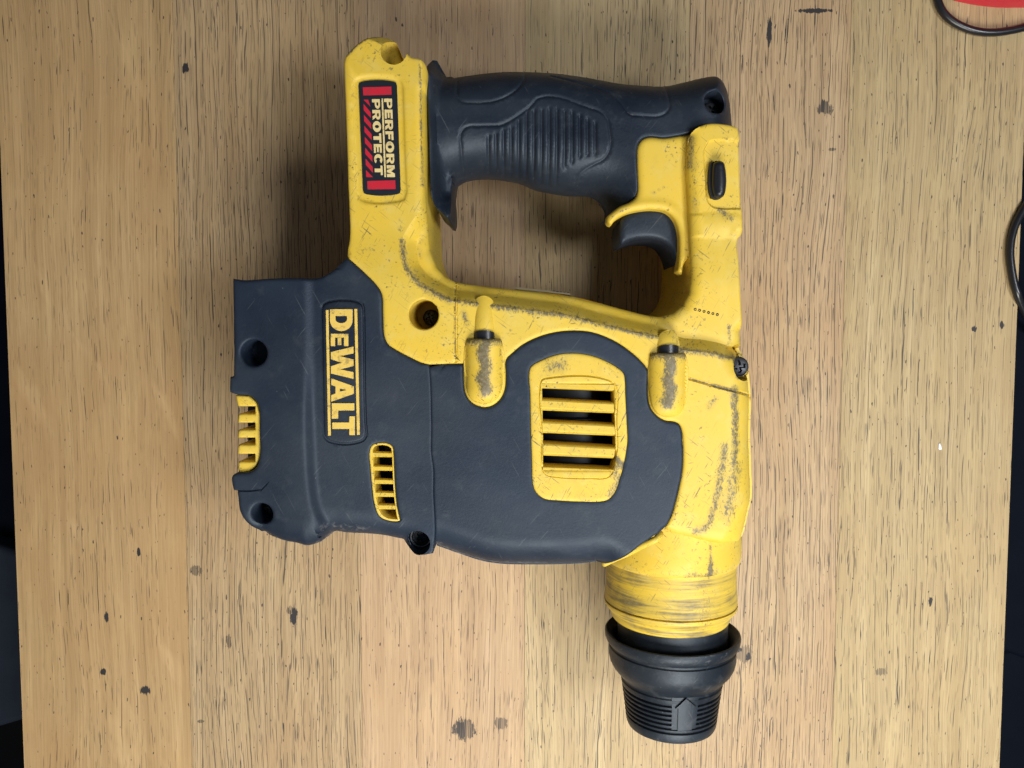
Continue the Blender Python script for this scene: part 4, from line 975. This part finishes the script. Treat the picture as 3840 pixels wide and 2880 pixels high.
# yellow rim under the motor cover, sticker in the hand opening, stamped marks
rim = smooth(seamC_w, closed=False, step=1.5)
tube('cover_rim', YEL, tool, [(q[0] + .9, q[1] - 1.3, zz) for q, zz in zip(rim, np.r_[[71.5, 74.0], np.linspace(75.2, 61.0, len(rim) - 2)])], 1.3)
STK = mat_plain('sticker_paper', (0.30, 0.24, 0.13), 0.6)
lw = W(mp(D, [(-180, 1062), (385, 1122)]), 66)
sk = boxmesh('rating_label', STK, tool, [(lw[0][0], lw[0][1]), (lw[1][0], lw[1][1]), (lw[1][0], lw[1][1] + .9), (lw[0][0], lw[0][1] + .9)], 52, 64.5)
for k in range(5):
    t = .68 + k*.065; q = (lw[0][0]*(1-t) + lw[1][0]*t, lw[0][1]*(1-t) + lw[1][1]*t + .95)
    boxmesh('print_mark', INK, sk, [(q[0], q[1] - .25), (q[0] + .9, q[1] - .25), (q[0] + .9, q[1] + .02), (q[0], q[1] + .02)], 60.5, 64.6)
for k in range(6):
    c = P(*D(1678 + k*46, 1272 + k*11)[:2], ZL)
    lathe('stamped_mark', DARK, tool, [(ZL - 1, .22), (ZL + .05, .22), (ZL + .12, .30), (ZL + .12, .48), (ZL + .05, .55), (ZL - 1, .55)], c[0], c[1], 16, axis='z', cap=False)
# inner body so that the openings are not hollow
boxmesh('core', DARK, tool, W([(1500, 1420), (2000, 1450), (2600, 1500), (2600, 1900), (1500, 1900)], 50), 10, 44)

# ------------------------------------------------------------------ cables and the red thing at the corner
CAB = mat_plain('cable_rubber', (0.010, 0.011, 0.014), 0.28)
def cable(pts, r, label):
    w_ = [(*P(p[0], p[1], p[2]), p[2]) for p in pts]
    xs = smooth(w_, closed=False, step=2.0)
    # heights follow along the run
    L = np.r_[0, np.cumsum(np.linalg.norm(np.diff(np.array([q[:2] for q in w_]), axis=0), axis=1))]
    Ls = np.r_[0, np.cumsum(np.linalg.norm(np.diff(np.array(xs), axis=0), axis=1))]
    zz = np.interp(Ls*L[-1]/Ls[-1], L, [q[2] for q in w_])
    b = np.array([w_[0][0], w_[0][1], 0])
    o = tube('cable', CAB, None, [(x[0], x[1], z) for x, z in zip(xs, zz)], r, base=b); o.location = b/1000
    o['label'] = label; o['category'] = 'cable'; o['group'] = 'black cables on the bench'
cable([(3560, -160, 1.9), (3515, -60, 1.9), (3518, 5, 1.9), (3537, 46, 1.9), (3570, 78, 1.9), (3619, 104, 1.9), (3673, 119, 1.9), (3727, 122, 1.9), (3781, 116, 1.9), (3850, 100, 1.9), (3950, 60, 1.9)], 1.75, 'black cable curling round the red case corner')
cable([(3960, 640, 1.9), (3880, 725, 1.9), (3832, 795, 1.9), (3800, 865, 1.9), (3788, 940, 1.9), (3795, 1020, 1.9), (3815, 1100, 1.9), (3845, 1175, -2), (3900, 1270, -10)], 1.75, 'black cable bowing in over the bench edge by the black case')
rc = P(3790, 14, 20)
e = bpy.data.objects.new('red_case', None); col.objects.link(e); eb = np.array([rc[0], rc[1]+40, 0]); e.location = eb/1000
e['label'] = 'bright red plastic tool case, only its rounded edge in view'; e['category'] = 'case'
REDP = mat_plain('red_plastic', (0.68, 0.02, 0.05), 0.4, var=.08)
sv = BASE; 
ro = smooth(W([(3600, -14), (3680, 2), (3760, 11), (3850, 12), (3960, 6), (4060, -20), (4090, -120), (4080, -420), (3620, -420), (3590, -120)], 5), step=2)
o = puff('shell', REDP, e, ro, lambda V, d: 20 - drop(d, 5, 5), zbot=0.2, sp=6, rings=(.2, 1, 2.5, 5)); o.data.transform(__import__('mathutils').Matrix.Translation(((sv-eb)/1000).tolist()))
ro2 = [tuple(p) for p in (np.array(ro) - np.array(ro).mean(0))*.7 + np.array(ro).mean(0)]
o = puff('lid', REDP, e, ro2, lambda V, d: 23 - drop(d, 3, 3), zbot=18, sp=6, rings=(.2, 1, 3)); o.data.transform(__import__('mathutils').Matrix.Translation(((sv-eb)/1000).tolist()))

# a white chip on the bench
cc = np.array([*P(3523, 1674, 0), 0.0])
WH = mat_plain('white_chip_paint', (0.8, 0.82, 0.84), 0.5)
ch = puff('paint_chip', WH, None, W([(3519, 1664), (3524, 1661), (3528, 1672), (3530, 1684), (3524, 1687), (3518, 1682)], 0), lambda V, d: .7 - drop(d, .5, .3), zbot=0.02, sp=.4, rings=(.1, .3))
ch.data.transform(__import__('mathutils').Matrix.Translation(((BASE-cc)/1000).tolist())); ch.location = cc/1000
ch['label'] = 'tiny white paint chip lying on the bench between drill and black case'; ch['category'] = 'paint chip'
